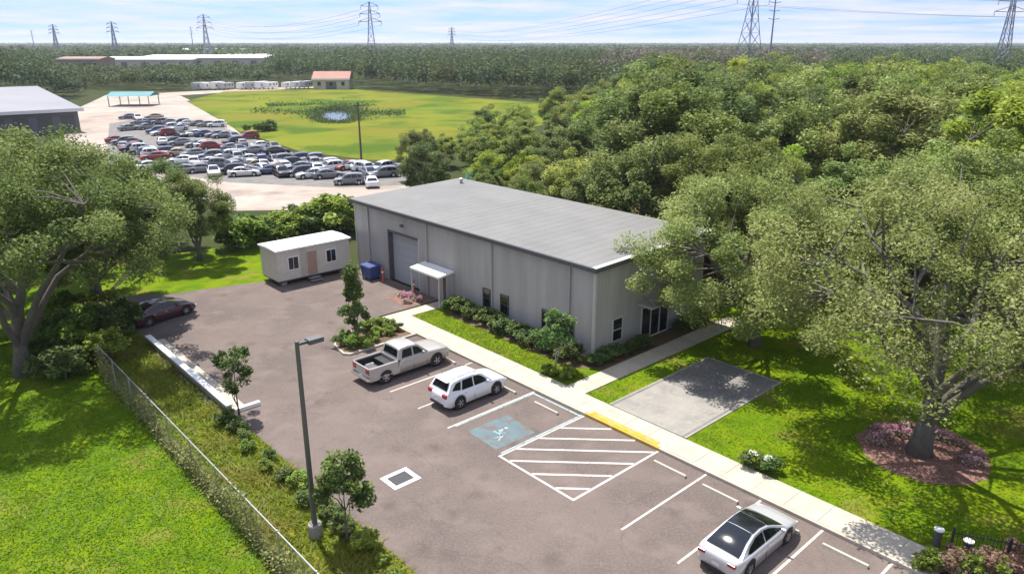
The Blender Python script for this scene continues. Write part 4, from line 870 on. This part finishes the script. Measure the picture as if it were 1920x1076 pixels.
for kd, nm, mt, lb in ((0,'distant_woods',FAR_OLIVE,'mass of olive green trees reaching to the horizon'),(1,'distant_woods',FAR_DARK,'darker green trees mixed through the distant woods'),(3,'distant_woods',WOOD_GREY,'grey-brown bare woods below the lattice tower on the right')):
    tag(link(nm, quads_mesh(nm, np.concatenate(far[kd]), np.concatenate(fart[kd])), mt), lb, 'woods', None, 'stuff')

# ------------------------------------------------------------------ grass, vines, mulch
def blades(name, n, sampler, mat, label, hgt=(.03,.09), wid=.030, z0=0.0, kind='stuff', lean=1.3):
    P = []
    while len(P) < n:
        p = sampler()
        if p is not None: P.append(p)
    P = np.array(P); nn = len(P); q = rng.uniform(0,6.28,nn); h = rng.uniform(*hgt,nn)
    clump = np.array([mnoise.noise(Vector((a*.55,b*.55,3.3))) for a,b in P]); h *= 1+.6*np.clip(clump,-.6,.9)
    w = wid*rng.uniform(.7,1.5,nn); dx, dy = np.cos(q)*w, np.sin(q)*w; lx, ly = rng.normal(0,lean,nn)*h, rng.normal(0,lean,nn)*h
    z = np.full(nn, z0); V = np.stack([np.stack([P[:,0]-dx,P[:,1]-dy,z],1), np.stack([P[:,0]+dx,P[:,1]+dy,z],1), np.stack([P[:,0]+lx,P[:,1]+ly,z+h],1)],1)
    return tag(link(name, quads_mesh(name, V, np.clip(.5+.55*clump+rng.normal(0,.2,nn),0,1), 3), mat), label, 'grass', None, kind)
def samp_uv(u0, u1, v0, v1, bad=None):
    def f():
        u, v = rng.uniform(u0,u1), rng.uniform(v0,v1)
        if bad and bad(u, v): return None
        x, y, _ = W(u, v); p = PX(x, y, 0)
        if not (-60 < p[0] < 1980 and p[1] < 1130): return None
        if rng.uniform() < min(.75,(math.hypot(x,y)-24)/70): return None
        return (x, y)
    return f
blades('lawn_grass', 42000, samp_uv(-14,9.1,15,58), BLADE, 'short bright grass covering the left lawn', z0=-.02)
def bad_r(u, v):
    if u < 28.6 or (v > 18.3 and v < 23.6 and u < 38.3) or (25.1 < v < 26.7 and u < 45.3) or v > 26.6: return True
    if u > np.interp(v,[-10,12,24,28],[62,60,52,48]): return True
    return ((u-36.2)/3.0)**2+((v-10.0)/2.9)**2 < 1
blades('lawn_grass', 30000, samp_uv(28.6,60,-6,27,bad_r), BLADE, 'short bright grass covering the lawn on the right', z0=.09)
blades('lawn_grass', 6000, samp_uv(28.55,30.6,26.7,42.1), BLADE, 'short grass strip between sidewalk and warehouse hedge', (.03,.08), z0=.096)
blades('verge_grass', 16000, samp_uv(9.2,12.8,13,52), BLADE_DRY, 'rough yellowing grass between fence and asphalt', (.08,.30), .03, -.012)
# vines on the fence
C = []; 
for i in range(13000):
    y_ = rng.uniform(0, 33); nz = mnoise.noise(Vector((y_*.35, 7.7, 0)))+.25*mnoise.noise(Vector((y_*1.3, 1.7, 0)))
    top = np.clip(1.15+1.5*nz, .25, 1.92)
    C.append(W(9.15+rng.normal(0,.13)-.05, 14+y_, rng.uniform(0,top)))
C = np.array(C); tag(link('vine', quads_mesh('vine', leaf_quads(rng, C, .065, .3), np.clip(rng.normal(.55,.25,len(C)),0,1)), VINE), 'leafy vines and weeds climbing the chain-link fence', 'vines', None, 'stuff')
# mulch ring round the right oak
def ring(n, ru, rv, jit, seed):
    r_ = random.Random(seed); return [W(36.2+ru*math.cos(t)*(1+r_.uniform(-jit,jit)), 10.0+rv*math.sin(t)*(1+r_.uniform(-jit,jit)))[:2] for t in np.linspace(0,2*math.pi,n,endpoint=False)]
sheet('mulch_ring', ring(40,3.0,2.9,.06,2), .1, M['mulch'])
C = []
while len(C) < 2600:
    t, r_ = rng.uniform(0,6.28), math.sqrt(rng.uniform(.05,1)); C.append(W(36.2+3*r_*math.cos(t), 10+2.9*r_*math.sin(t), .105+rng.uniform(0,.04)))
C = np.array(C); tag(link('mulch_chips', quads_mesh('mulch_chips', leaf_quads(rng, C, .06, .9, .35), np.clip(rng.normal(.5,.28,len(C)),0,1)), TAN_GRASS), 'reddish mulch and dead leaves around the right oak', 'mulch', None, 'stuff')
def clump_mesh(seed, n, r_, h, leaf):
    g_ = np.random.default_rng(seed); d = g_.normal(size=(n,3)); d /= np.linalg.norm(d,axis=1)[:,None]; rr = g_.uniform(.4,1,n)[:,None]
    c = d*rr*np.array([r_,r_,h]); c[:,2] = np.abs(c[:,2])+.03
    return quads_mesh('foliage', leaf_quads(g_, c, leaf, .5), np.clip(g_.normal(.5,.25,n),0,1))
fm = clump_mesh(7, 260, .34, .3, .05); bm_ = clump_mesh(8, 190, .38, .38, .06)
fm.materials.append(SHRUB_MID); bm_.materials.append(PINK)
def flower(loc, sc, label, group, bloom=None):
    t = thing('flowering_plant', loc, rnd.uniform(0,6), label, 'flowers', group); t.scale = (sc,sc,sc)
    link('foliage', fm, None, t); b = link('blossom', bm_, None, t)
    if bloom: b.material_slots[0].link = 'OBJECT'; b.material_slots[0].material = bloom
for i in range(26):
    a_ = R(120)+rnd.uniform(-1.2,1.6); r_ = rnd.uniform(1.4,2.6)
    flower(W(36.2+r_*math.cos(a_)*-.9, 10+r_*math.sin(a_), .1), rnd.uniform(.8,1.25), 'low pink flowering plant in the mulch ring of the right oak', 'pink flowers in the mulch ring')
for i in range(5): flower(W(37.0+rnd.uniform(-.6,.6), 8.2+rnd.uniform(-.6,.5), .1), 1.0, 'pink flowering plant in the mulch ring just right of the oak trunk', 'pink flowers right of the trunk')
for i in range(16): flower(W(rnd.uniform(29.9,31.6), rnd.uniform(44.6,46.9)), rnd.uniform(.7,1.05), 'pink flowering plant in the bed by the warehouse side door', 'pink flowers by the side door')
sheet('flower_bed', wrect(29.5,32.0,44.3,47.2), .012, M['mulch'])
# white-blossomed shrubs by the walk, bollard lights, black gate fence
for (x_, y_, lb) in ((1408,874,'dark shrub with white blossom at the lawn edge beside the walk, left of a pair'),(1440,884,'dark shrub with white blossom at the lawn edge beside the walk, right of a pair')):
    p = G(x_, y_, .1); s_ = shrub(p, .85, lb, SHRUB_DARK, 1, x_, None, 'flowering_shrub')
    bb = link('blossom', clump_mesh(int(x_), 90, .30, .22, .07), FLOWER_WHITE, s_, (0,0,.72))
gf = thing('metal_fence', W(28.6,6.3), LOT+R(-62), 'black picket fence and gate at the near end of the walk', 'fence')
for x_ in (0.0, 1.9, 3.8, 5.7): box('post', M['black'], gf, x_-.04, x_+.04, -.04, .04, -.05, 1.42)
for z_ in (.2, 1.18): box('rail', M['black'], gf, .04, 5.66, -.018, .018, z_, z_+.04)
for i in range(46):
    x_ = .16+i*.12
    if min(abs(x_-q) for q in (0,1.9,3.8,5.7)) > .06: box('picket', M['black'], gf, x_-.009, x_+.009, -.009, .009, .12, 1.34)
for (x_, y_, lb) in ((1755,1022,'dark post with a white cap at the end of the walk, left one'),(1810,1044,'dark post with a white cap in front of the black fence, right one')):
    b = thing('capped_post', G(x_,y_,.1), LOT, lb, 'post', 'white-capped posts'); MB().lathe([(.15,-.1),(.15,.72)], 12).build('post', M['trim_dark'], b); MB().lathe([(.19,.722),(.19,.77),(.02,.82)], 12).build('cap', M['white'], b)
og = tree_meshes(71, .9, .55, .05, 14, 1500, .08, trunk_r=.02, limbs=3, csize=.45, low=-.3, up=.1)
for i in range(9):
    p = G(1745+i*21+rnd.uniform(-8,8), 1072+rnd.uniform(-12,16), .05)
    tree('ornamental_grass', p, rnd.uniform(0,6), rnd.uniform(.8,1.15), 'tan ornamental grass clump below the black fence', 'grass clump', og, TAN_GRASS if i % 3 else SHRUB_MID, M['bark'], 'tan grasses by the fence', 'foliage', 'stem')

# ------------------------------------------------------------------ background things
COLS = {'white':M['pearl'],'silver':M['silver'],'black':simple('junk_black',(.02,.02,.023),.4,coat=.4),'blue':simple('junk_blue',(.05,.075,.16),.4,coat=.4),'red':simple('junk_red',(.25,.05,.045),.5),
        'grey':simple('junk_grey',(.17,.175,.19),.45,coat=.4),'tan':simple('junk_tan',(.36,.29,.22),.6)}
protos = {}
def junk(color, kind, loc, rz, label, group):
    key = (color, kind)
    if key not in protos:
        protos[key] = o = make_car('parked_car' if kind == 's' else 'parked_van', label, 'car', SED2 if kind == 's' else SUV, COLS[color], group, False)
    else: o = copy_tree(protos[key])
    o['label'] = label; o['group'] = group; o.location = loc; o.rotation_euler = (0,0,rz); return o
rnd = random.Random(77); cols = ['white','silver','silver','black','black','blue','grey','grey','grey','black','silver','grey','red','tan']
rows = [((225,225),(300,222),.5),((240,243),(340,246),.7),((180,300),(290,322),.5),((430,270),(520,282),.5),((520,300),(640,314),.5),((430,316),(560,326),.8),((258,232),(420,238),.4),((262,250),(470,262),.6),((215,268),(300,300),.5),((300,268),(520,292),.55),((300,292),(600,312),.5),((320,308),(700,322),.45),((330,324),(770,336),.4),((640,316),(790,326),.9),((640,343),(760,349),.35)]
for ri_, (a_, b_, rz) in enumerate(rows):
    A, B = Vector(G(*a_)), Vector(G(*b_)); n = int((B-A).length/2.55)
    for i in range(n):
        if rnd.random() < .10: continue
        cl_ = rnd.choice(cols); kd = 's' if rnd.random() < .62 else 'v'; p = A.lerp(B, (i+.5)/n)
        junk(cl_, kd, (p.x+rnd.uniform(-.4,.4), p.y+rnd.uniform(-1.6,1.6), -.02), rz+rnd.choice((0,math.pi))+R(90)*(rnd.random()<.2)+rnd.uniform(-.15,.15),
             '%s %s in the crowded vehicle yard beyond the cabin' % (cl_, 'car' if kd == 's' else 'estate car'), '%s %s in the yard' % (cl_, 'cars' if kd == 's' else 'estate cars'))
def building(name, label, loc, rz, L_, D_, H_, rise, wallm, roofm, ndoor=0, nwin=0, over=.5, glazed=False):
    b = thing(name, loc, rz, label, 'building')
    m = MB().box(0,L_,0,D_,-.2,H_); m.build('wall', wallm, b)
    m = MB(); o_ = over
    m.add([(-o_,-o_,H_),(L_+o_,-o_,H_),(L_+o_,D_+o_,H_),(-o_,D_+o_,H_),(-o_,D_/2,H_+rise),(L_+o_,D_/2,H_+rise),(-o_,-o_,H_+.35),(L_+o_,-o_,H_+.35),(L_+o_,D_+o_,H_+.35),(-o_,D_+o_,H_+.35)],
          [(0,3,2,1),(0,1,7,6),(2,3,9,8),(6,7,5,4),(8,9,4,5),(3,0,6,4,9),(1,2,8,5,7)]); m.build('roof', roofm, b)
    box('fascia', M['farwhite'], b, -o_-.06, L_+o_+.06, -o_-.12, -o_-.01, H_-.25, H_+.45)
    for i in range(ndoor):
        x0 = L_*(i+.5)/ndoor; w = min(4.5, L_/ndoor*.62)/2; box('door', M['fargrey'] if not glazed else M['trim_dark'], b, x0-w, x0+w, -.08, .02, 0, H_*.78)
    for i in range(nwin):
        x0 = L_*(i+.5)/nwin; w = min(1.4, L_/nwin*.45)/2
        wi = box('window', M['trim_light'], b, x0-w-.1, x0+w+.1, -.07, .02, H_*.35, H_*.8); box('pane', M['glass'], wi, x0-w, x0+w, -.1, -.071, H_*.38, H_*.77)
    return b
building('depot', 'long grey-roofed depot with white fascia at the left edge behind the oaks', (-96.5-40*ca,168-40*sa,0), LOT, 40, 84, 4.8, 3.4, M['fargrey'], M['depotroof'], 9, 0, 1.0, True)
building('house', 'small pink-roofed house beyond the field', (*G(588,168)[:2],0), R(4), 15, 12, 4.0, 3.2, M['beige'], M['brick_red'], 1, 3)
building('warehouse', 'brown flat-walled building among the far trees on the left', (*G(112,140)[:2],0), R(2), 26, 20, 9, 1.5, M['rustbrown'], M['rustbrown'], 2, 4)
building('warehouse', 'far white-roofed warehouse left of the nearest slim tower', (*G(180,132)[:2],0), R(0), 70, 50, 7, 2, M['beige'], M['farwhite'], 5, 0)
building('warehouse', 'widest far pale-roofed warehouse behind the tree row on the left', (*G(255,131)[:2],0), R(-2), 95, 60, 8, 2, M['beige'], M['farwhite'], 7, 0)
building('warehouse', 'small far white warehouse near the middle of the far tree row', (*G(415,127)[:2],0), R(1), 50, 40, 8, 2, M['beige'], M['farwhite'], 3, 0)
building('warehouse', 'most distant white warehouse just under the horizon on the left', (*G(330,108)[:2],0), R(1), 90, 60, 9, 2, M['farwhite'], M['farwhite'], 4, 0)
cp_ = thing('canopy', G(205,200), R(6), 'teal open-sided canopy at the far end of the yard', 'canopy')
for x_ in (0,6,12):
    for y_ in (0,9): box('post', M['steel'], cp_, x_-.12, x_+.12, y_-.12, y_+.12, 0, 3.0)
MB().add([(-.6,-.6,3.0),(12.6,-.6,3.0),(12.6,9.6,3.0),(-.6,9.6,3.0),(-.6,4.5,4.2),(12.6,4.5,4.2)],[(0,3,2,1),(0,1,5,4),(2,3,4,5),(0,4,3),(1,2,5)]).build('roof', M['tealroof'], cp_)
tp_ = thing('tarpaulin', G(905,352), R(30), 'bright teal tarpaulin over a heap in the trees behind the roof', 'tarpaulin')
m = MB(); gx = 9; hh = np.random.default_rng(3).uniform(-.25,.25,(gx,gx))
for i in range(gx):
    for j in range(gx):
        e_ = min(i,j,gx-1-i,gx-1-j)/4; m.v.append((i*.62-2.5, j*.45-1.8, (0 if e_ == 0 else 1.6+1.6*e_+hh[i,j]*2)))
m.f = [(i*gx+j,(i+1)*gx+j,(i+1)*gx+j+1,i*gx+j+1) for i in range(gx-1) for j in range(gx-1)]
m.build('cover', M['teal'], tp_); MB().tube([(-2.3,-1.5,.1),(0,-1.9,.1),(2.2,-1.5,.1)], .04, 6).build('rope', M['white'], tp_)
# row of trailers beyond the field
for i, x_ in enumerate(np.linspace(375,575,13)):
    if i in (4,9): continue
    p = G(x_, 169-i*.25); t = thing('travel_trailer', (p[0],p[1],0), R(75)+rnd.uniform(-.1,.1), 'pale travel trailer in the row along the far edge of the field', 'trailer', 'trailers beyond the field')
    hh_ = rnd.uniform(2.7,3.3)
    MB().prism([(-3.6,.55),(3.4,.55),(3.7,1.4),(3.5,hh_),(-3.5,hh_),(-3.7,1.2)], -1.2, 1.2).build('body', M['white'] if i % 3 else M['shed'], t).rotation_euler = (R(90),0,0)
    for x0 in (-2.4,0.2,2.0):
        box('window', M['glass'], t, x0, x0+.9, -1.23, -1.201, 1.6, 2.2)
    for sy_ in (-1.0, 1.0): MB().lathe([(.36,-.1),(.36,.1)], 12, 'y').build('wheel', M['rubber'], t, (-.3,sy_,.36))
# utility pole and pylons
up_ = thing('utility_pole', G(678,306), R(40), 'weathered wooden utility pole in front of the field', 'utility pole')
MB().tube([(0,0,-.2),(0,0,9.9)], [.19,.12], 8).build('pole', M['wood'], up_); box('crossarm', M['wood'], up_, -1.2, 1.2, -.06, .06, 9.2, 9.36)
for x_ in (-1.05,-.4,.4,1.05): MB().lathe([(.05,0),(.07,.1),(.03,.2)], 8).build('insulator', M['trim_light'], up_, (x_,0,9.36))
def pylon(name, px, Yd, H, base, label, rz, arms=3, th=.16, group='lattice power towers'):
    X = (px-960)*math.hypot(1,0)/F_PX*(Yd*cp+CAM_H*sp)
    t = thing(name, (X,Yd,0), rz, label, 'pylon', group)
    wz = lambda z: base/2*(1-z/(H*.72))+.9*(z/(H*.72)) if z < H*.72 else .9*(1-(z-H*.72)/(H*.28))+.12
    L4 = ((-1,-1),(1,-1),(1,1),(-1,1)); zs = [0]+[H*q for q in (.14,.27,.39,.50,.60,.72,.82,.91,1.0)]
    for s_, q_ in L4: MB().tube([(s_*wz(z),q_*wz(z),z) for z in zs], th, 4).build('leg', M['pylon'], t)
    m = MB()
    for a_, b_ in zip(zs, zs[1:]):
        for k_ in range(4):
            (s0,q0),(s1,q1) = L4[k_], L4[(k_+1)%4]
            m.tube([(s0*wz(a_),q0*wz(a_),a_),(s1*wz(b_),q1*wz(b_),b_)], th*.55, 3, False); m.tube([(s1*wz(a_),q1*wz(a_),a_),(s0*wz(b_),q0*wz(b_),b_)], th*.55, 3, False)
            m.tube([(s0*wz(b_),q0*wz(b_),b_),(s1*wz(b_),q1*wz(b_),b_)], th*.5, 3, False)
    m.build('bracing', M['pylon'], t)
    for k_ in range(arms):
        z = H*(.74+.10*k_); ln = H*(.155-.02*k_)
        m = MB()
        for s_ in (1,-1):
            m.tube([(s_*wz(z),0,z),(s_*ln,0,z+.3)], th*.8, 4); m.tube([(s_*wz(z+2),0,z+2.2),(s_*ln,0,z+.3)], th*.7, 4)
        m.build('crossarm', M['pylon'], t)
        for s_ in (1,-1): MB().tube([(s_*ln,0,z+.2),(s_*ln,0,z-1.6)], th*.7, 5).build('insulator', M['trim_light'], t)
    return t
T1 = pylon('power_tower', 1395, 262, 44, 9.5, 'nearest lattice power tower, its top cut by the upper edge', R(25), th=.15)
T2 = pylon('power_tower', 700, 430, 40, 7, 'lattice power tower standing above the trees beyond the pond', R(10), th=.22)
T3 = pylon('power_tower', 393, 620, 40, 7, 'lattice power tower above the far white warehouses', R(10), th=.28)
T4 = pylon('power_tower', 220, 830, 40, 7, 'small lattice power tower on the left skyline, second from the left', R(10), th=.34)
T5 = pylon('power_tower', 110, 960, 40, 7, 'leftmost tiny lattice power tower on the skyline', R(10), th=.38)
T6 = pylon('power_tower', 848, 1150, 40, 7, 'faint distant lattice power tower left of the picture centre', R(20), th=.36)
T7 = pylon('power_tower', 1868, 330, 42, 6, 'lattice power tower above the trees at the right edge', R(-10), th=.2)
def monopole(px, Yd, H, label, r_=.45):
    X = (px-960)/F_PX*(Yd*cp+CAM_H*sp); t = thing('steel_pole', (X,Yd,0), R(15), label, 'pole', 'steel transmission poles')
    MB().tube([(0,0,0),(0,0,H)], [r_,r_*.55], 8).build('shaft', M['pylon'], t)
    for z in (H*.78,H*.87,H*.96): MB().tube([(-2.6,0,z+.5),(0,0,z),(2.6,0,z+.5)], .14, 5).build('crossarm', M['pylon'], t)
monopole(1437, 330, 36.0, 'slim steel transmission pole just right of the nearest lattice tower')
monopole(365, 900, 36, 'thin steel pole left of the tower over the far warehouses', .6); monopole(68, 1000, 34, 'thin steel pole near the left edge of the skyline', .6)
def wire(a, b, sag, label, r_=.05):
    a, b = Vector(a), Vector(b); pts = []
    for t_ in np.linspace(0,1,25):
        p = a.lerp(b, t_); p.z -= 4*sag*t_*(1-t_); pts.append(p)
    return tag(MB().tube(pts, r_, 4).build('power_line', M['pylon']), label, 'power line', 'overhead power lines')
def armpt(t, H, k_, s_, rz):
    z = H*(.74+.10*k_)-1.6; ln = H*(.155-.02*k_)*s_; return (t.location.x+ln*math.cos(rz), t.location.y+ln*math.sin(rz), z)
for k_ in range(3):
    for s_ in (1,-1):
        wire(armpt(T6,40,k_,s_,R(20)), armpt(T1,44,k_,s_,R(25)), 9, 'thin overhead power line strung across the sky to the nearest lattice tower', .07)
        wire(armpt(T1,44,k_,s_,R(25)), (T1.location.x+190+s_*5,T1.location.y-150,30+4*k_), 6, 'thin overhead power line running right from the nearest lattice tower', .05)
        wire(armpt(T2,40,k_,s_,R(10)), armpt(T3,40,k_,s_,R(10)), 7, 'thin overhead power line between the two towers left of centre', .07)
# shrubs and reeds in the field
for i in range(8):
    p = G(462+rnd.uniform(0,52), 244+rnd.uniform(-3,4)); shrub(p, rnd.uniform(1.6,2.6), 'dark bush in the clump at the edge of the yard and field', SHRUB_DARK, i, rnd.uniform(0,6), 'bushes at the field edge')
C = []
pc = gp((590,209),(620,204),(655,205),(672,213),(668,224),(640,231),(605,228),(588,219)); 
for i in range(len(pc)):
    a_, b_ = Vector(pc[i]), Vector(pc[(i+1)%len(pc)])
    for q in range(700): 
        p = a_.lerp(b_, rng.uniform()); far_side = 1.0 if i in (0,1,2) else .35
        C.append((p.x+rng.normal(0,1.3), p.y+rng.normal(0,1.3), abs(rng.normal(0,.55*far_side))))
C = np.array(C); tag(link('reeds', quads_mesh('reeds', leaf_quads(rng, C, .22, .1), np.clip(rng.normal(.4,.25,len(C)),0,1)), SHRUB_DARK), 'dark reeds and brush around the pond', 'reeds', None, 'stuff')

# dark brush around the pond and across the far field
C = []
for i in range(9000):
    x_ = rng.uniform(470,760); y_ = 205+rng.normal(0,6)+(x_-600)*.035; p = G(x_, y_)
    if inpoly(p[0], p[1], pc) or mnoise.noise(Vector((p[0]*.05,p[1]*.05,2))) < -.05+.25*abs(x_-610)/150: continue
    C.append((p[0], p[1], abs(rng.normal(0,.5))))
C = np.array(C); tag(link('brush', quads_mesh('brush', leaf_quads(rng, C, .30, .2), np.clip(rng.normal(.45,.25,len(C)),0,1)), SHRUB_DARK), 'dark marsh brush spreading across the field behind the pond', 'brush', None, 'stuff')
# ------------------------------------------------------------------ haze
hz = MB().box(-23900,23900,-290,39900,-1.2,52).build('haze', None)
hm = bpy.data.materials.new('haze_air'); hm.use_nodes = True; hn = hm.node_tree.nodes; hn.remove(hn['Principled BSDF'])
pv = hn.new('ShaderNodeVolumePrincipled'); pv.inputs['Color'].default_value = (.86,.91,1.0,1); pv.inputs['Density'].default_value = .00012; pv.inputs['Anisotropy'].default_value = .2
hm.node_tree.links.new(pv.outputs[0], hn['Material Output'].inputs['Volume']); hz.data.materials.append(hm); tag(hz, 'thin pale haze in the air over the whole plain', 'haze', None, 'stuff')
